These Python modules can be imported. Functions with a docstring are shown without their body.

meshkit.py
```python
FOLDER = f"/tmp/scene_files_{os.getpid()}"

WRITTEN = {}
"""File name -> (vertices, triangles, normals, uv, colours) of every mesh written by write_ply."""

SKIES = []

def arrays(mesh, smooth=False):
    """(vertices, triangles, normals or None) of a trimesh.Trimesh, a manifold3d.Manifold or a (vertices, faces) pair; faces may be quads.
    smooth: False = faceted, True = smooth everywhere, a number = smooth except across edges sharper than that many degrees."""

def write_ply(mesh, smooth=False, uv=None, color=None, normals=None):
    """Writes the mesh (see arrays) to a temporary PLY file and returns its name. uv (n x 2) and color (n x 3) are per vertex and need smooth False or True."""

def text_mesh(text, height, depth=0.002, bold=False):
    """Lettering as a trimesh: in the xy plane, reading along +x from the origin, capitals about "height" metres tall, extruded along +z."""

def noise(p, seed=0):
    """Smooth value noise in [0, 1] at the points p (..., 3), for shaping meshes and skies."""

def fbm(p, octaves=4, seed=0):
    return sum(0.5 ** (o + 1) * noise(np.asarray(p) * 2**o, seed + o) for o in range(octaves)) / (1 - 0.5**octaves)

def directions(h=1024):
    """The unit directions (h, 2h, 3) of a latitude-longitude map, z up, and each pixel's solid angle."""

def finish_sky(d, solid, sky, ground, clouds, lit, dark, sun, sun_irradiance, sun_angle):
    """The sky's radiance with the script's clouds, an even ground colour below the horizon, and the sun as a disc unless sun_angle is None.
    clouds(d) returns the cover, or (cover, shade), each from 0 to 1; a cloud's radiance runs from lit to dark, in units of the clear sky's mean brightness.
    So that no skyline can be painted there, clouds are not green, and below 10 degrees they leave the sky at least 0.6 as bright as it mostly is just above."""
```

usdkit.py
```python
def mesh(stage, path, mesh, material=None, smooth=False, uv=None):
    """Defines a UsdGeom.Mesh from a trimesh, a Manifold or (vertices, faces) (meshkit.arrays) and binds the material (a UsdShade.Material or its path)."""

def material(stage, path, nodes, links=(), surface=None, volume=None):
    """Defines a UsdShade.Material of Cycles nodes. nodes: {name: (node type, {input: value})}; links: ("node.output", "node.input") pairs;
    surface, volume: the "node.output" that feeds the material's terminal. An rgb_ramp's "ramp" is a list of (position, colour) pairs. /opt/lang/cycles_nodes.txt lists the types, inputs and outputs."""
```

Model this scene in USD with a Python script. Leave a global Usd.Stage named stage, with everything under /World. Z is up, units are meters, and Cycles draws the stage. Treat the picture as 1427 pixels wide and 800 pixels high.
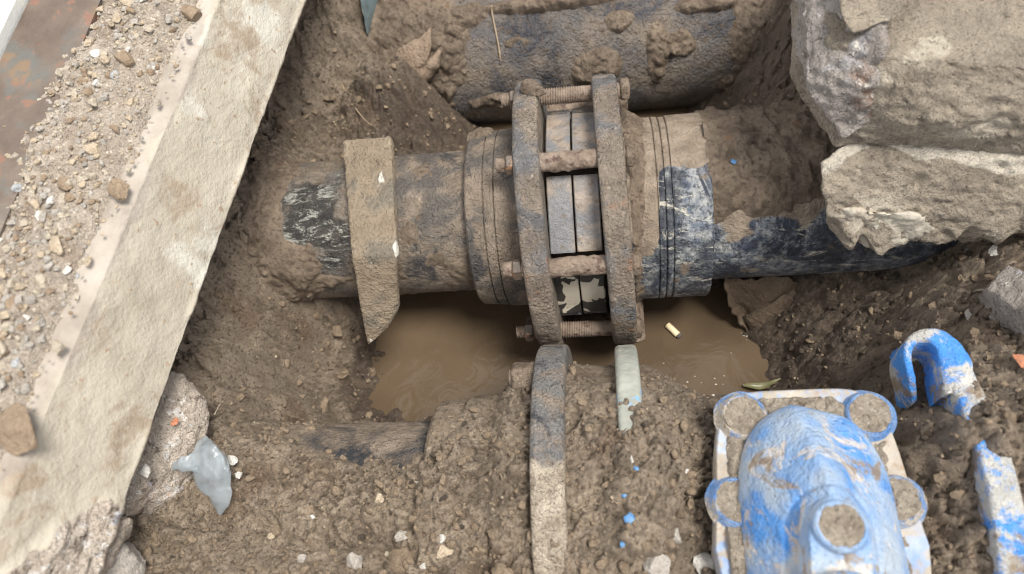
import math, sys, numpy as np, trimesh, manifold3d as m3
sys.path.insert(0, '/opt/lang')
import usdkit, meshkit
from scipy import ndimage
from scipy.interpolate import RBFInterpolator, RegularGridInterpolator
from pxr import Usd, UsdGeom, UsdLux, UsdShade, Gf, Sdf, Vt

stage = Usd.Stage.CreateInMemory()
UsdGeom.SetStageUpAxis(stage, UsdGeom.Tokens.z)
UsdGeom.SetStageMetersPerUnit(stage, 1.0)
UsdGeom.Xform.Define(stage, '/World')
UsdGeom.Scope.Define(stage, '/World/Looks')
RNG = np.random.default_rng(7)

# ------------------------------------------------------------------ camera
F, CX, CY = 1119.0, 713.5, 400.0                      # focal length and centre in photograph pixels
down = np.array([885 - CX, -(930 - CY), -F]); down /= np.linalg.norm(down)     # straight down, in camera axes (right, up, back)
xc = np.array([0.985, 0.055, 0.0]); xc[2] = -(xc[0] * down[0] + xc[1] * down[1]) / down[2]; xc /= np.linalg.norm(xc)
zc = -down; yc = np.cross(zc, xc)
RWC = np.stack([xc, yc, zc], 1)                       # world -> camera
CAM = -RWC.T @ (np.array([(795 - CX) / F, (CY - 298) / F, -1.0]) * 1.119)

def at(px, py, z):
    d = RWC.T @ np.array([(px - CX) / F, (CY - py) / F, -1.0])
    return CAM + d * ((z - CAM[2]) / d[2])
def pix(p):
    c = (np.asarray(p, float) - CAM) @ RWC.T
    return np.stack([CX - F * c[..., 0] / c[..., 2], CY + F * c[..., 1] / c[..., 2], -c[..., 2]], -1)

cam = UsdGeom.Camera.Define(stage, '/World/camera')
HA = 36.0
cam.CreateHorizontalApertureAttr(HA); cam.CreateVerticalApertureAttr(HA * 800 / 1427)
cam.CreateFocalLengthAttr(HA * F / 1427); cam.CreateClippingRangeAttr(Gf.Vec2f(0.02, 500))
cam.CreateFStopAttr(3.6); cam.CreateFocusDistanceAttr(0.96)
mt = np.eye(4); mt[:3, :3] = RWC; mt[3, :3] = CAM
cam.AddTransformOp().Set(Gf.Matrix4d(*mt.ravel().tolist()))
cam.CreateExposureAttr(1.5)

# ------------------------------------------------------------------ light: thin overcast, brightest at upper right
sun_dir = np.array([0.34, -0.10, 0.93]); sun_dir /= np.linalg.norm(sun_dir)
el, rot = math.asin(sun_dir[2]), math.atan2(sun_dir[0], sun_dir[1])
usdkit.material(stage, '/World/Looks/sky', {
    'sky': ('sky_texture', {'sky_type': 'single_scattering', 'sun_disc': False, 'sun_elevation': el, 'sun_rotation': rot}),
    'tc': ('texture_coordinate', {}),
    'n': ('noise_texture', {'scale': 2.2, 'detail': 5.0, 'roughness': 0.55}),
    'r': ('rgb_ramp', {'ramp': [(0.30, (0.55, 0.55, 0.55)), (0.62, (0.9, 0.9, 0.9))]}),
    'mx': ('mix_color', {'b': (7.9, 7.75, 7.6), 'use_clamp': False}),
    'bg': ('background_shader', {'strength': 0.075})},
    [('tc.generated', 'n.vector'), ('n.fac', 'r.fac'), ('r.color', 'mx.fac'), ('sky.color', 'mx.a'), ('mx.result', 'bg.color')], surface='bg.background')
dome = UsdLux.DomeLight.Define(stage, '/World/sky')
UsdShade.MaterialBindingAPI.Apply(dome.GetPrim()).Bind(UsdShade.Material.Get(stage, '/World/Looks/sky'))
dome.GetPrim().SetCustomDataByKey('kind', 'structure')
sun = UsdLux.DistantLight.Define(stage, '/World/sun')
sun.CreateNormalizeAttr(True); sun.CreateIntensityAttr(0.62); sun.CreateAngleAttr(18.0); sun.CreateColorAttr(Gf.Vec3f(1.0, 0.95, 0.87))
zl = sun_dir; xl = np.cross([0, 1, 0], zl); xl /= np.linalg.norm(xl); yl = np.cross(zl, xl)
ml = np.eye(4); ml[0, :3], ml[1, :3], ml[2, :3] = xl, yl, zl
sun.AddTransformOp().Set(Gf.Matrix4d(*ml.ravel().tolist()))

# ------------------------------------------------------------------ helpers: naming, tagging, meshes
USED = set()
def path_of(name, parent=None):
    base = (str(parent.GetPath()) if parent else '/World') + '/' + name
    p, k = base, 0
    while p in USED:
        k += 1; p = f'{base}_{k:03d}'
    USED.add(p); return p
def tag(o, label=None, cat=None, group=None, kind=None):
    o = o.GetPrim() if hasattr(o, 'GetPrim') else o
    for k, v in (('label', label), ('category', cat), ('group', group), ('kind', kind)):
        if v: o.SetCustomDataByKey(k, v)
    return o
def thing(name, label, cat, loc=(0, 0, 0), group=None):
    x = UsdGeom.Xform.Define(stage, path_of(name)); x.AddTranslateOp().Set(Gf.Vec3d(*map(float, loc)))
    o = tag(x, label, cat, group); o.SetCustomDataByKey('_loc', Gf.Vec3d(*map(float, loc))); return o
def obj(name, mesh, mat, parent=None, label=None, cat=None, group=None, kind=None, smooth=40):
    v, f = (mesh if isinstance(mesh, tuple) else (np.array(mesh.vertices), np.array(mesh.faces)))
    v = np.array(v, float)
    if parent is not None:                              # parts are modelled in world space, stored relative to their thing's base
        p = parent
        while p and p.GetPath() != Sdf.Path('/World'):
            loc = p.GetCustomDataByKey('_loc')
            if loc is not None: v = v - np.array(loc); break
            p = p.GetParent()
        m = usdkit.mesh(stage, path_of(name, parent), (v, f), LOOK[mat], smooth)
    else:                                               # a thing of one mesh sits at its own base
        b = np.array([*(v.min(0) + v.max(0))[:2] / 2, v[:, 2].min()]) if kind != 'structure' else np.zeros(3)
        m = usdkit.mesh(stage, path_of(name), (v - b, f), LOOK[mat], smooth)
        if kind != 'structure': m.AddTranslateOp().Set(Gf.Vec3d(*b.tolist()))
    return tag(m, label, cat, group, kind)

# ------------------------------------------------------------------ helpers: materials
LOOK = {}
def look(name, base, layers=(), rough=(0.6, 0.9), bumps=(), rscale=40.0, spec=0.5, metallic=0.0, pos=False, extra=None):
    """base = (colour a, colour b, scale); layers = dicts c, s (scale), lo, hi, m (stretch), d (distortion), k ('noise' | 'voronoi' | 'attr'), det."""
    n, L = {}, []
    n['tc'] = ('texture_coordinate', {}); co = 'tc.object'
    if pos: n['tc'] = ('geometry', {}); co = 'tc.position'
    n['nb'] = ('noise_texture', {'scale': base[2], 'detail': 6.0, 'roughness': 0.62})
    n['rb'] = ('rgb_ramp', {'ramp': [(0.30, base[0]), (0.70, base[1])]})
    L += [(co, 'nb.vector'), ('nb.fac', 'rb.fac')]; cur = 'rb.color'
    for i, l in enumerate(layers):
        src = co
        if 'm' in l:
            n[f'm{i}'] = ('mapping', {'scale': l['m'], 'rotation': l.get('rot', (0, 0, 0)), 'location': l.get('loc', (0.0, 0.0, 0.0))})
            L.append((src, f'm{i}.vector')); src = f'm{i}.vector'
        kind = l.get('k', 'noise')
        if kind == 'noise':
            n[f't{i}'] = ('noise_texture', {'scale': l['s'], 'detail': l.get('det', 6.0), 'roughness': l.get('rg', 0.6), 'distortion': l.get('d', 0.0)}); fac = f't{i}.fac'; L.append((src, f't{i}.vector'))
        elif kind == 'voronoi':
            n[f't{i}'] = ('voronoi_texture', {'scale': l['s'], 'feature': 'f1'}); fac = f't{i}.distance'; L.append((src, f't{i}.vector'))
        elif kind == 'attr':
            n[f't{i}'] = ('attribute', {'attribute': l['a']}); fac = f't{i}.fac'
        n[f'r{i}'] = ('map_range', {'range_type': 'smoothstep', 'from_min': l['lo'], 'from_max': l['hi'], 'to_min': 0.0, 'to_max': l.get('w', 1.0), 'clamp': True})
        L.append((fac, f'r{i}.value')); f2 = f'r{i}.result'
        if 'a2' in l:                                   # also limited by a mesh attribute
            n[f'a{i}'] = ('attribute', {'attribute': l['a2']}); n[f'x{i}'] = ('math', {'math_type': 'multiply'})
            L += [(f2, f'x{i}.value1'), (f'a{i}.fac', f'x{i}.value2')]; f2 = f'x{i}.value'
        n[f'c{i}'] = ('mix_color', {'b': l['c']})
        if 'c2' in l:
            n[f'v{i}'] = ('noise_texture', {'scale': l.get('cs', 60.0), 'detail': 4.0}); n[f'vr{i}'] = ('rgb_ramp', {'ramp': [(0.35, l['c']), (0.65, l['c2'])]})
            L += [(co, f'v{i}.vector'), (f'v{i}.fac', f'vr{i}.fac'), (f'vr{i}.color', f'c{i}.b')]
        L += [(f2, f'c{i}.fac'), (cur, f'c{i}.a')]; cur = f'c{i}.result'
    n['nr'] = ('noise_texture', {'scale': rscale, 'detail': 3.0})
    n['rr'] = ('map_range', {'from_min': 0.3, 'from_max': 0.7, 'to_min': rough[0], 'to_max': rough[1], 'clamp': True})
    n['p'] = ('principled_bsdf', {'metallic': metallic, 'specular_ior_level': spec, **(extra or {})})
    L += [(co, 'nr.vector'), ('nr.fac', 'rr.value'), ('rr.result', 'p.roughness'), (cur, 'p.base_color')]
    prev = None
    for i, (sc, dist) in enumerate(bumps):
        n[f'bn{i}'] = ('noise_texture', {'scale': sc, 'detail': 4.0, 'roughness': 0.65})
        n[f'bp{i}'] = ('bump', {'strength': 1.0, 'distance': dist})
        L += [(co, f'bn{i}.vector'), (f'bn{i}.fac', f'bp{i}.height')]
        if prev: L.append((prev, f'bp{i}.normal'))
        prev = f'bp{i}.normal'
    if prev: L.append((prev, 'p.normal'))
    LOOK[name] = usdkit.material(stage, f'/World/Looks/{name}', n, L, surface='p.BSDF')

MUD_D, MUD_M, MUD_L = (0.090, 0.069, 0.050), (0.200, 0.155, 0.112), (0.39, 0.315, 0.235)
SOILB = [(110, 0.014), (330, 0.008), (900, 0.0025)]
look('soil', (MUD_M, MUD_L, 14.0), [
    dict(c=(0.18, 0.113, 0.068), s=9.0, lo=0.54, hi=0.66, w=0.6), dict(c=MUD_D, s=34.0, lo=0.55, hi=0.72, w=0.6), dict(c=(0.07, 0.05, 0.034), s=210.0, lo=0.52, hi=0.66, w=0.75, det=3.0),
    dict(c=(0.38, 0.30, 0.22), s=240.0, lo=0.64, hi=0.72, w=0.7, det=2.0),
    dict(c=(0.060, 0.042, 0.030), k='attr', a='damp', lo=0.0, hi=1.0, w=0.85, c2=(0.105, 0.075, 0.053), cs=45.0)],
    rough=(0.36, 0.85), bumps=SOILB, spec=0.5)
look('mud', ((0.135, 0.100, 0.070), (0.29, 0.225, 0.165), 26.0), [dict(c=(0.07, 0.05, 0.034), s=190.0, lo=0.52, hi=0.66, w=0.7, det=3.0),
    dict(c=(0.075, 0.05, 0.034), s=60.0, lo=0.56, hi=0.7, w=0.7), dict(c=(0.30, 0.15, 0.075), s=30.0, lo=0.62, hi=0.72, w=0.55)],
    rough=(0.28, 0.72), bumps=SOILB, spec=0.5)
look('mud_dry', ((0.17, 0.13, 0.092), (0.33, 0.262, 0.195), 30.0), [dict(c=(0.085, 0.062, 0.044), s=150.0, lo=0.52, hi=0.66, w=0.7, det=3.0), dict(c=(0.075, 0.07, 0.066), s=14.0, lo=0.57, hi=0.68, w=0.6)], rough=(0.6, 0.95), bumps=SOILB, spec=0.3)
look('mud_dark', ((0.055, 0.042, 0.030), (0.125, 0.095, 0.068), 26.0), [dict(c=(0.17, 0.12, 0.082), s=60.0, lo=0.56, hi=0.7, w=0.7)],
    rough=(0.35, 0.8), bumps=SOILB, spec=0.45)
look('mud_pale', ((0.24, 0.195, 0.15), (0.42, 0.365, 0.295), 60.0), [dict(c=(0.15, 0.115, 0.085), s=120.0, lo=0.58, hi=0.68, w=.7), dict(c=(0.60, 0.54, 0.46), s=300.0, lo=0.6, hi=0.7)],
    rough=(0.6, 0.95), bumps=SOILB, spec=0.3)
FILM = dict(c=(0.175, 0.135, 0.098), c2=(0.27, 0.215, 0.165), cs=50.0)
look('pipe_dark', ((0.012, 0.014, 0.018), (0.035, 0.038, 0.046), 30.0), [
    dict(FILM, s=16.0, lo=0.42, hi=0.60, w=0.9, d=0.6), dict(c=(0.11, 0.085, 0.065), s=120.0, lo=0.5, hi=0.62, w=0.6)],
    rough=(0.35, 0.75), bumps=[(95, 0.009), (320, 0.005)])
look('pipe_muddy', ((0.075, 0.068, 0.062), (0.13, 0.115, 0.10), 22.0), [
    dict(FILM, s=20.0, lo=0.40, hi=0.58, w=0.85, d=0.8), dict(c=(0.022, 0.024, 0.03), s=13.0, lo=0.58, hi=0.66, w=0.85, d=0.7),
    dict(c=(0.34, 0.28, 0.22), s=150.0, lo=0.64, hi=0.72, w=0.6), dict(c=(0.016, 0.017, 0.019), c2=(0.05, 0.047, 0.043), cs=50.0, k='attr', a='bare', lo=0.2, hi=0.8, w=0.9), dict(c=(0.40, 0.40, 0.36), s=52.0, m=(0.6, 1.5, 1.5), rot=(0.4, 0.3, 0.9), lo=0.50, hi=0.60, d=0.5, rg=0.85, w=0.9, a2='bare')],
    rough=(0.32, 0.72), bumps=[(85, 0.012), (260, 0.007)])
look('pipe_scraped', ((0.012, 0.016, 0.026), (0.035, 0.046, 0.075), 20.0), [
    dict(c=(0.10, 0.125, 0.17), c2=(0.36, 0.37, 0.36), cs=70.0, s=13.0, m=(1.0, 0.6, 0.6), rot=(0, 0, 0.5), lo=0.43, hi=0.57, d=1.2, w=0.92, rg=0.8),
    dict(c=(0.02, 0.026, 0.04), s=150.0, lo=0.50, hi=0.60, w=0.8, rg=0.7),
    dict(c=(0.014, 0.018, 0.028), s=7.0, lo=0.50, hi=0.60, w=0.8, rg=0.7),
    dict(c=(0.46, 0.44, 0.37), s=26.0, m=(0.6, 1.6, 1.6), lo=0.57, hi=0.64, d=1.2, w=0.9, rg=0.78),
    dict(c=(0.16, 0.12, 0.085), s=24.0, lo=0.60, hi=0.68, w=0.85, loc=(3.0, 1.0, 0.0), m=(1, 1, 1)), dict(c=(0.155, 0.122, 0.090), c2=(0.26, 0.21, 0.16), cs=55.0, k='attr', a='film', lo=0.3, hi=0.7)],
    rough=(0.3, 0.7), bumps=[(95, 0.008), (320, 0.004)])
look('pipe_top', ((0.022, 0.023, 0.029), (0.065, 0.066, 0.078), 14.0), [
    dict(c=(0.115, 0.108, 0.108), c2=(0.21, 0.17, 0.13), cs=24.0, s=11.0, lo=0.36, hi=0.52, w=0.88, d=0.9),
    dict(c=(0.10, 0.075, 0.055), s=110.0, lo=0.52, hi=0.62, w=0.7)],
    rough=(0.25, 0.6), bumps=[(75, 0.011), (260, 0.006)])
look('iron_muddy', ((0.12, 0.095, 0.072), (0.285, 0.235, 0.185), 24.0), [
    dict(c=(0.06, 0.063, 0.07), c2=(0.15, 0.157, 0.17), cs=30.0, s=11.0, lo=0.49, hi=0.60, w=0.85, d=0.7),
    dict(c=(0.27, 0.13, 0.065), s=30.0, lo=0.61, hi=0.71, w=0.6), dict(c=(0.40, 0.34, 0.27), s=110.0, lo=0.62, hi=0.7, w=0.6)],
    rough=(0.4, 0.85), bumps=[(75, 0.016), (240, 0.009)])
look('segment', ((0.085, 0.088, 0.095), (0.15, 0.15, 0.155), 26.0), [
    dict(FILM, s=22.0, lo=0.42, hi=0.60, w=0.85, d=0.5), dict(c=(0.10, 0.078, 0.058), s=90.0, lo=0.55, hi=0.66, w=0.7)], rough=(0.3, 0.6), bumps=[(110, 0.003), (420, 0.0013)])
look('segment_dark', ((0.022, 0.022, 0.02), (0.05, 0.046, 0.04), 26.0), [
    dict(c=(0.5, 0.46, 0.38), s=26.0, lo=0.53, hi=0.55, d=0.6, det=2.0)], rough=(0.35, 0.65), bumps=[(200, 0.0009)])
look('rust_rod', ((0.10, 0.068, 0.048), (0.23, 0.18, 0.14), 60.0), [dict(c=(0.07, 0.04, 0.03), s=90.0, lo=0.55, hi=0.66)],
    rough=(0.5, 0.85), bumps=[(260, 0.003), (800, 0.001)])
look('nut', ((0.03, 0.023, 0.018), (0.09, 0.066, 0.048), 60.0), [dict(c=(0.2, 0.11, 0.06), s=80.0, lo=0.56, hi=0.66)], rough=(0.35, 0.7), bumps=[(300, 0.0008)])
BLUE = (0.035, 0.20, 0.62)
look('blue_paint', ((0.02, 0.13, 0.40), (0.04, 0.20, 0.50), 20.0), [
    dict(c=(0.13, 0.23, 0.40), c2=(0.30, 0.345, 0.385), cs=26.0, s=13.0, lo=0.35, hi=0.50, w=0.9, d=0.25, rg=0.7),
    dict(c=(0.36, 0.31, 0.25), c2=(0.48, 0.44, 0.39), cs=70.0, s=19.0, lo=0.53, hi=0.62, w=0.85, d=0.9, rg=0.72),
    dict(c=(0.23, 0.18, 0.125), c2=(0.15, 0.11, 0.075), cs=60.0, s=24.0, lo=0.57, hi=0.63, w=0.9, d=0.6), dict(c=(0.14, 0.10, 0.07), s=200.0, lo=0.63, hi=0.70, w=0.6)],
    rough=(0.35, 0.75), bumps=[(60, 0.006), (260, 0.003)])
look('blue_dusty', ((0.20, 0.168, 0.132), (0.33, 0.30, 0.255), 30.0), [
    dict(c=(0.27, 0.32, 0.40), c2=(0.12, 0.22, 0.42), cs=40.0, s=16.0, lo=0.48, hi=0.60, w=0.8, d=0.8, rg=0.7), dict(c=(0.22, 0.16, 0.11), s=50.0, lo=0.6, hi=0.68, w=0.8)],
    rough=(0.5, 0.9), bumps=[(140, 0.002), (600, 0.0006)])
look('blue_grey', ((0.16, 0.17, 0.15), (0.24, 0.25, 0.22), 20.0), [
    dict(c=(0.10, 0.27, 0.50), s=22.0, lo=0.60, hi=0.64, w=0.9), dict(FILM, s=24.0, lo=0.5, hi=0.66, w=0.7)], rough=(0.4, 0.75), bumps=[(140, 0.0014)])
look('blue_worn', ((0.03, 0.17, 0.52), (0.05, 0.23, 0.58), 20.0), [
    dict(c=(0.33, 0.31, 0.26), c2=(0.46, 0.44, 0.39), cs=40.0, s=18.0, lo=0.44, hi=0.54, w=0.92, d=0.2, rg=0.75), dict(c=(0.20, 0.15, 0.10), s=30.0, lo=0.54, hi=0.62, w=0.88)], rough=(0.4, 0.8), bumps=[(80, 0.007), (300, 0.004)])
look('blue_lug', ((0.30, 0.26, 0.21), (0.43, 0.39, 0.33), 30.0), [
    dict(c=(0.04, 0.17, 0.44), c2=(0.18, 0.27, 0.43), cs=60.0, s=19.0, lo=0.39, hi=0.47, w=0.9, d=0.4, rg=0.7), dict(c=(0.20, 0.15, 0.10), s=60.0, lo=0.58, hi=0.66, w=0.85)], rough=(0.4, 0.8), bumps=[(80, 0.007), (300, 0.004)])
look('concrete_smooth', ((0.25, 0.225, 0.182), (0.36, 0.333, 0.28), 9.0), [
    dict(c=(0.20, 0.15, 0.105), s=10.0, lo=0.49, hi=0.62, w=0.75, d=1.0, rg=0.7), dict(c=(0.41, 0.40, 0.36), s=11.0, lo=0.58, hi=0.66, w=0.7, loc=(4.0, 0.0, 0.0), m=(1, 1, 1)),
    dict(c=(0.22, 0.16, 0.11), s=120.0, lo=0.67, hi=0.71, w=0.85, det=2.0), dict(c=(0.28, 0.21, 0.15), s=50.0, lo=0.66, hi=0.72, w=0.5),
    dict(c=(0.20, 0.172, 0.147), c2=(0.31, 0.275, 0.242), cs=24.0, k='attr', a='arris', lo=0.25, hi=0.75, w=0.85)],
    rough=(0.6, 0.9), bumps=[(45, 0.0020), (240, 0.0016)], spec=0.3)
look('concrete_arris', ((0.36, 0.305, 0.26), (0.48, 0.42, 0.37), 20.0), [dict(c=(0.38, 0.30, 0.24), s=40.0, lo=0.56, hi=0.68, w=0.7)], rough=(0.7, 0.95), bumps=[(90, 0.002), (400, 0.0008)], spec=0.25)
look('concrete_broken', ((0.32, 0.27, 0.22), (0.50, 0.44, 0.38), 30.0), [
    dict(c=(0.56, 0.53, 0.50), s=70.0, lo=0.58, hi=0.64, det=3.0), dict(c=(0.15, 0.12, 0.10), s=55.0, lo=0.58, hi=0.66), dict(c=(0.48, 0.20, 0.10), s=30.0, lo=0.68, hi=0.71, det=2.0),
    dict(c=(0.40, 0.42, 0.48), s=26.0, lo=0.60, hi=0.66, w=0.6)],
    rough=(0.6, 0.95), bumps=[(80, 0.010), (240, 0.008)], spec=0.25)
look('concrete_block', ((0.215, 0.182, 0.143), (0.355, 0.305, 0.24), 12.0), [
    dict(c=(0.19, 0.165, 0.135), s=36.0, lo=0.50, hi=0.64, w=0.7, rg=0.72), dict(c=(0.50, 0.45, 0.365), s=13.0, lo=0.58, hi=0.66, w=0.7),
    dict(c=(0.11, 0.09, 0.07), s=170.0, lo=0.58, hi=0.66, w=0.75), dict(c=(0.52, 0.475, 0.40), k='attr', a='lip', lo=0.3, hi=0.7, w=0.9)],
    rough=(0.65, 0.95), bumps=[(55, 0.010), (160, 0.009), (460, 0.004)], spec=0.25)
look('concrete_rough', ((0.21, 0.185, 0.165), (0.34, 0.312, 0.29), 18.0), [
    dict(c=(0.22, 0.13, 0.09), s=16.0, lo=0.55, hi=0.66, w=0.8), dict(c=(0.36, 0.36, 0.385), s=24.0, lo=0.57, hi=0.66, w=0.6, m=(1, 1, 1), loc=(5.0, 2.0, 0)),
    dict(c=(0.62, 0.58, 0.52), s=60.0, lo=0.62, hi=0.68), dict(c=(0.12, 0.10, 0.09), s=90.0, lo=0.60, hi=0.68, w=0.8)],
    rough=(0.6, 0.95), bumps=[(80, 0.010), (240, 0.008)], spec=0.25)
look('rust_steel', ((0.055, 0.037, 0.027), (0.11, 0.085, 0.066), 22.0), [
    dict(c=(0.075, 0.082, 0.078), s=18.0, lo=0.53, hi=0.66, w=0.7), dict(c=(0.15, 0.075, 0.05), s=42.0, lo=0.58, hi=0.66, w=0.8, det=2.0), dict(c=(0.13, 0.09, 0.055), s=20.0, lo=0.60, hi=0.70)],
    rough=(0.5, 0.85), bumps=[(80, 0.002)])
look('white_edge', ((0.34, 0.345, 0.34), (0.44, 0.44, 0.42), 12.0), [dict(c=(0.5, 0.46, 0.38), s=24.0, lo=0.56, hi=0.68, w=0.6)], rough=(0.6, 0.9), bumps=[(80, 0.001)])
look('strip_worn', ((0.17, 0.13, 0.09), (0.28, 0.225, 0.16), 20.0), [
    dict(c=(0.12, 0.11, 0.088), s=18.0, lo=0.50, hi=0.64, w=0.8), dict(c=(0.56, 0.54, 0.48), s=20.0, m=(1.6, 0.6, 1.0), lo=0.66, hi=0.69, d=0.3, det=2.0), dict(c=(0.11, 0.08, 0.055), s=70.0, lo=0.62, hi=0.7, w=0.7)],
    rough=(0.4, 0.75), bumps=[(80, 0.009), (280, 0.005)])
for nm, a, b in (('stone_cream', (0.33, 0.285, 0.22), (0.48, 0.425, 0.345)), ('stone_grey', (0.28, 0.255, 0.225), (0.43, 0.40, 0.36)), ('stone_white', (0.52, 0.50, 0.46), (0.66, 0.64, 0.60)),
                 ('stone_brown', (0.21, 0.155, 0.105), (0.31, 0.235, 0.165)), ('stone_tan', (0.36, 0.29, 0.21), (0.48, 0.40, 0.30)), ('stone_red', (0.42, 0.16, 0.09), (0.5, 0.24, 0.14)),
                 ('soil_clod', (0.135, 0.10, 0.068), (0.26, 0.20, 0.14)), ('stone_blue', (0.30, 0.31, 0.325), (0.42, 0.43, 0.44))):
    look(nm, (a, b, 60.0), [dict(c=tuple(0.6 * np.array(a)), s=90.0, lo=0.58, hi=0.7, w=0.6)], rough=(0.6, 0.95), bumps=[(150, 0.006), (450, 0.003)], spec=0.3)
look('gravel_bed', ((0.26, 0.22, 0.18), (0.42, 0.365, 0.305), 50.0), [dict(c=(0.22, 0.17, 0.13), s=26.0, lo=0.52, hi=0.66, w=0.7), dict(c=(0.58, 0.54, 0.47), s=200.0, lo=0.6, hi=0.68), dict(c=(0.20, 0.155, 0.12), s=130.0, lo=0.6, hi=0.7, w=0.6)],
     rough=(0.7, 0.95), bumps=[(110, 0.008), (330, 0.005)], spec=0.25)
look('cloth_muddy', ((0.13, 0.092, 0.062), (0.24, 0.18, 0.125), 20.0), [dict(c=(0.06, 0.042, 0.03), s=30.0, lo=0.55, hi=0.68, w=0.7)], rough=(0.4, 0.8), bumps=[(140, 0.008), (420, 0.004)])
look('sheet_muddy', ((0.16, 0.115, 0.08), (0.235, 0.175, 0.125), 20.0), [dict(c=(0.085, 0.06, 0.042), s=30.0, lo=0.57, hi=0.68, w=0.7)], rough=(0.35, 0.65), bumps=[(110, 0.006), (330, 0.003)])
look('plastic_teal', ((0.06, 0.085, 0.09), (0.115, 0.15, 0.16), 30.0), [dict(FILM, s=40.0, lo=0.56, hi=0.66, w=0.7)], rough=(0.35, 0.6), bumps=[(120, 0.001)])
look('root', ((0.20, 0.15, 0.10), (0.32, 0.25, 0.17), 60.0), rough=(0.6, 0.9))
look('butt', ((0.55, 0.42, 0.25), (0.68, 0.58, 0.40), 150.0), rough=(0.7, 0.9))
look('ash', ((0.03, 0.028, 0.025), (0.1, 0.09, 0.08), 200.0), rough=(0.8, 0.95))
look('leaf', ((0.08, 0.085, 0.035), (0.18, 0.165, 0.085), 60.0), rough=(0.35, 0.6))
look('plastic_white', ((0.66, 0.68, 0.70), (0.8, 0.81, 0.82), 60.0), [dict(c=(0.4, 0.35, 0.28), s=60.0, lo=0.6, hi=0.68, w=0.7)], rough=(0.3, 0.6), bumps=[(120, 0.001)])
look('paint_flake', ((0.03, 0.11, 0.25), (0.07, 0.17, 0.30), 60.0), [dict(c=(0.25, 0.2, 0.15), s=90.0, lo=0.58, hi=0.66)], rough=(0.4, 0.7))
look('foam', ((0.30, 0.27, 0.23), (0.42, 0.39, 0.35), 100.0), rough=(0.2, 0.4))
# muddy water: a glossy skin over a brown body that hides the bottom
usdkit.material(stage, '/World/Looks/water', {
    'tc': ('texture_coordinate', {}), 'n': ('noise_texture', {'scale': 5.0, 'detail': 3.0}),
    'r': ('rgb_ramp', {'ramp': [(0.35, (0.066, 0.047, 0.030)), (0.65, (0.098, 0.071, 0.046))]}),
    'bn': ('noise_texture', {'scale': 22.0, 'detail': 3.0, 'distortion': 1.0}), 'b': ('bump', {'strength': 0.5, 'distance': 0.006}),
    'p': ('principled_bsdf', {'roughness': 0.09, 'ior': 1.33})},
    [('tc.object', 'n.vector'), ('n.fac', 'r.fac'), ('r.color', 'p.base_color'), ('tc.object', 'bn.vector'), ('bn.fac', 'b.height'), ('b.normal', 'p.normal')], surface='p.BSDF')
LOOK['water'] = UsdShade.Material.Get(stage, '/World/Looks/water')
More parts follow.
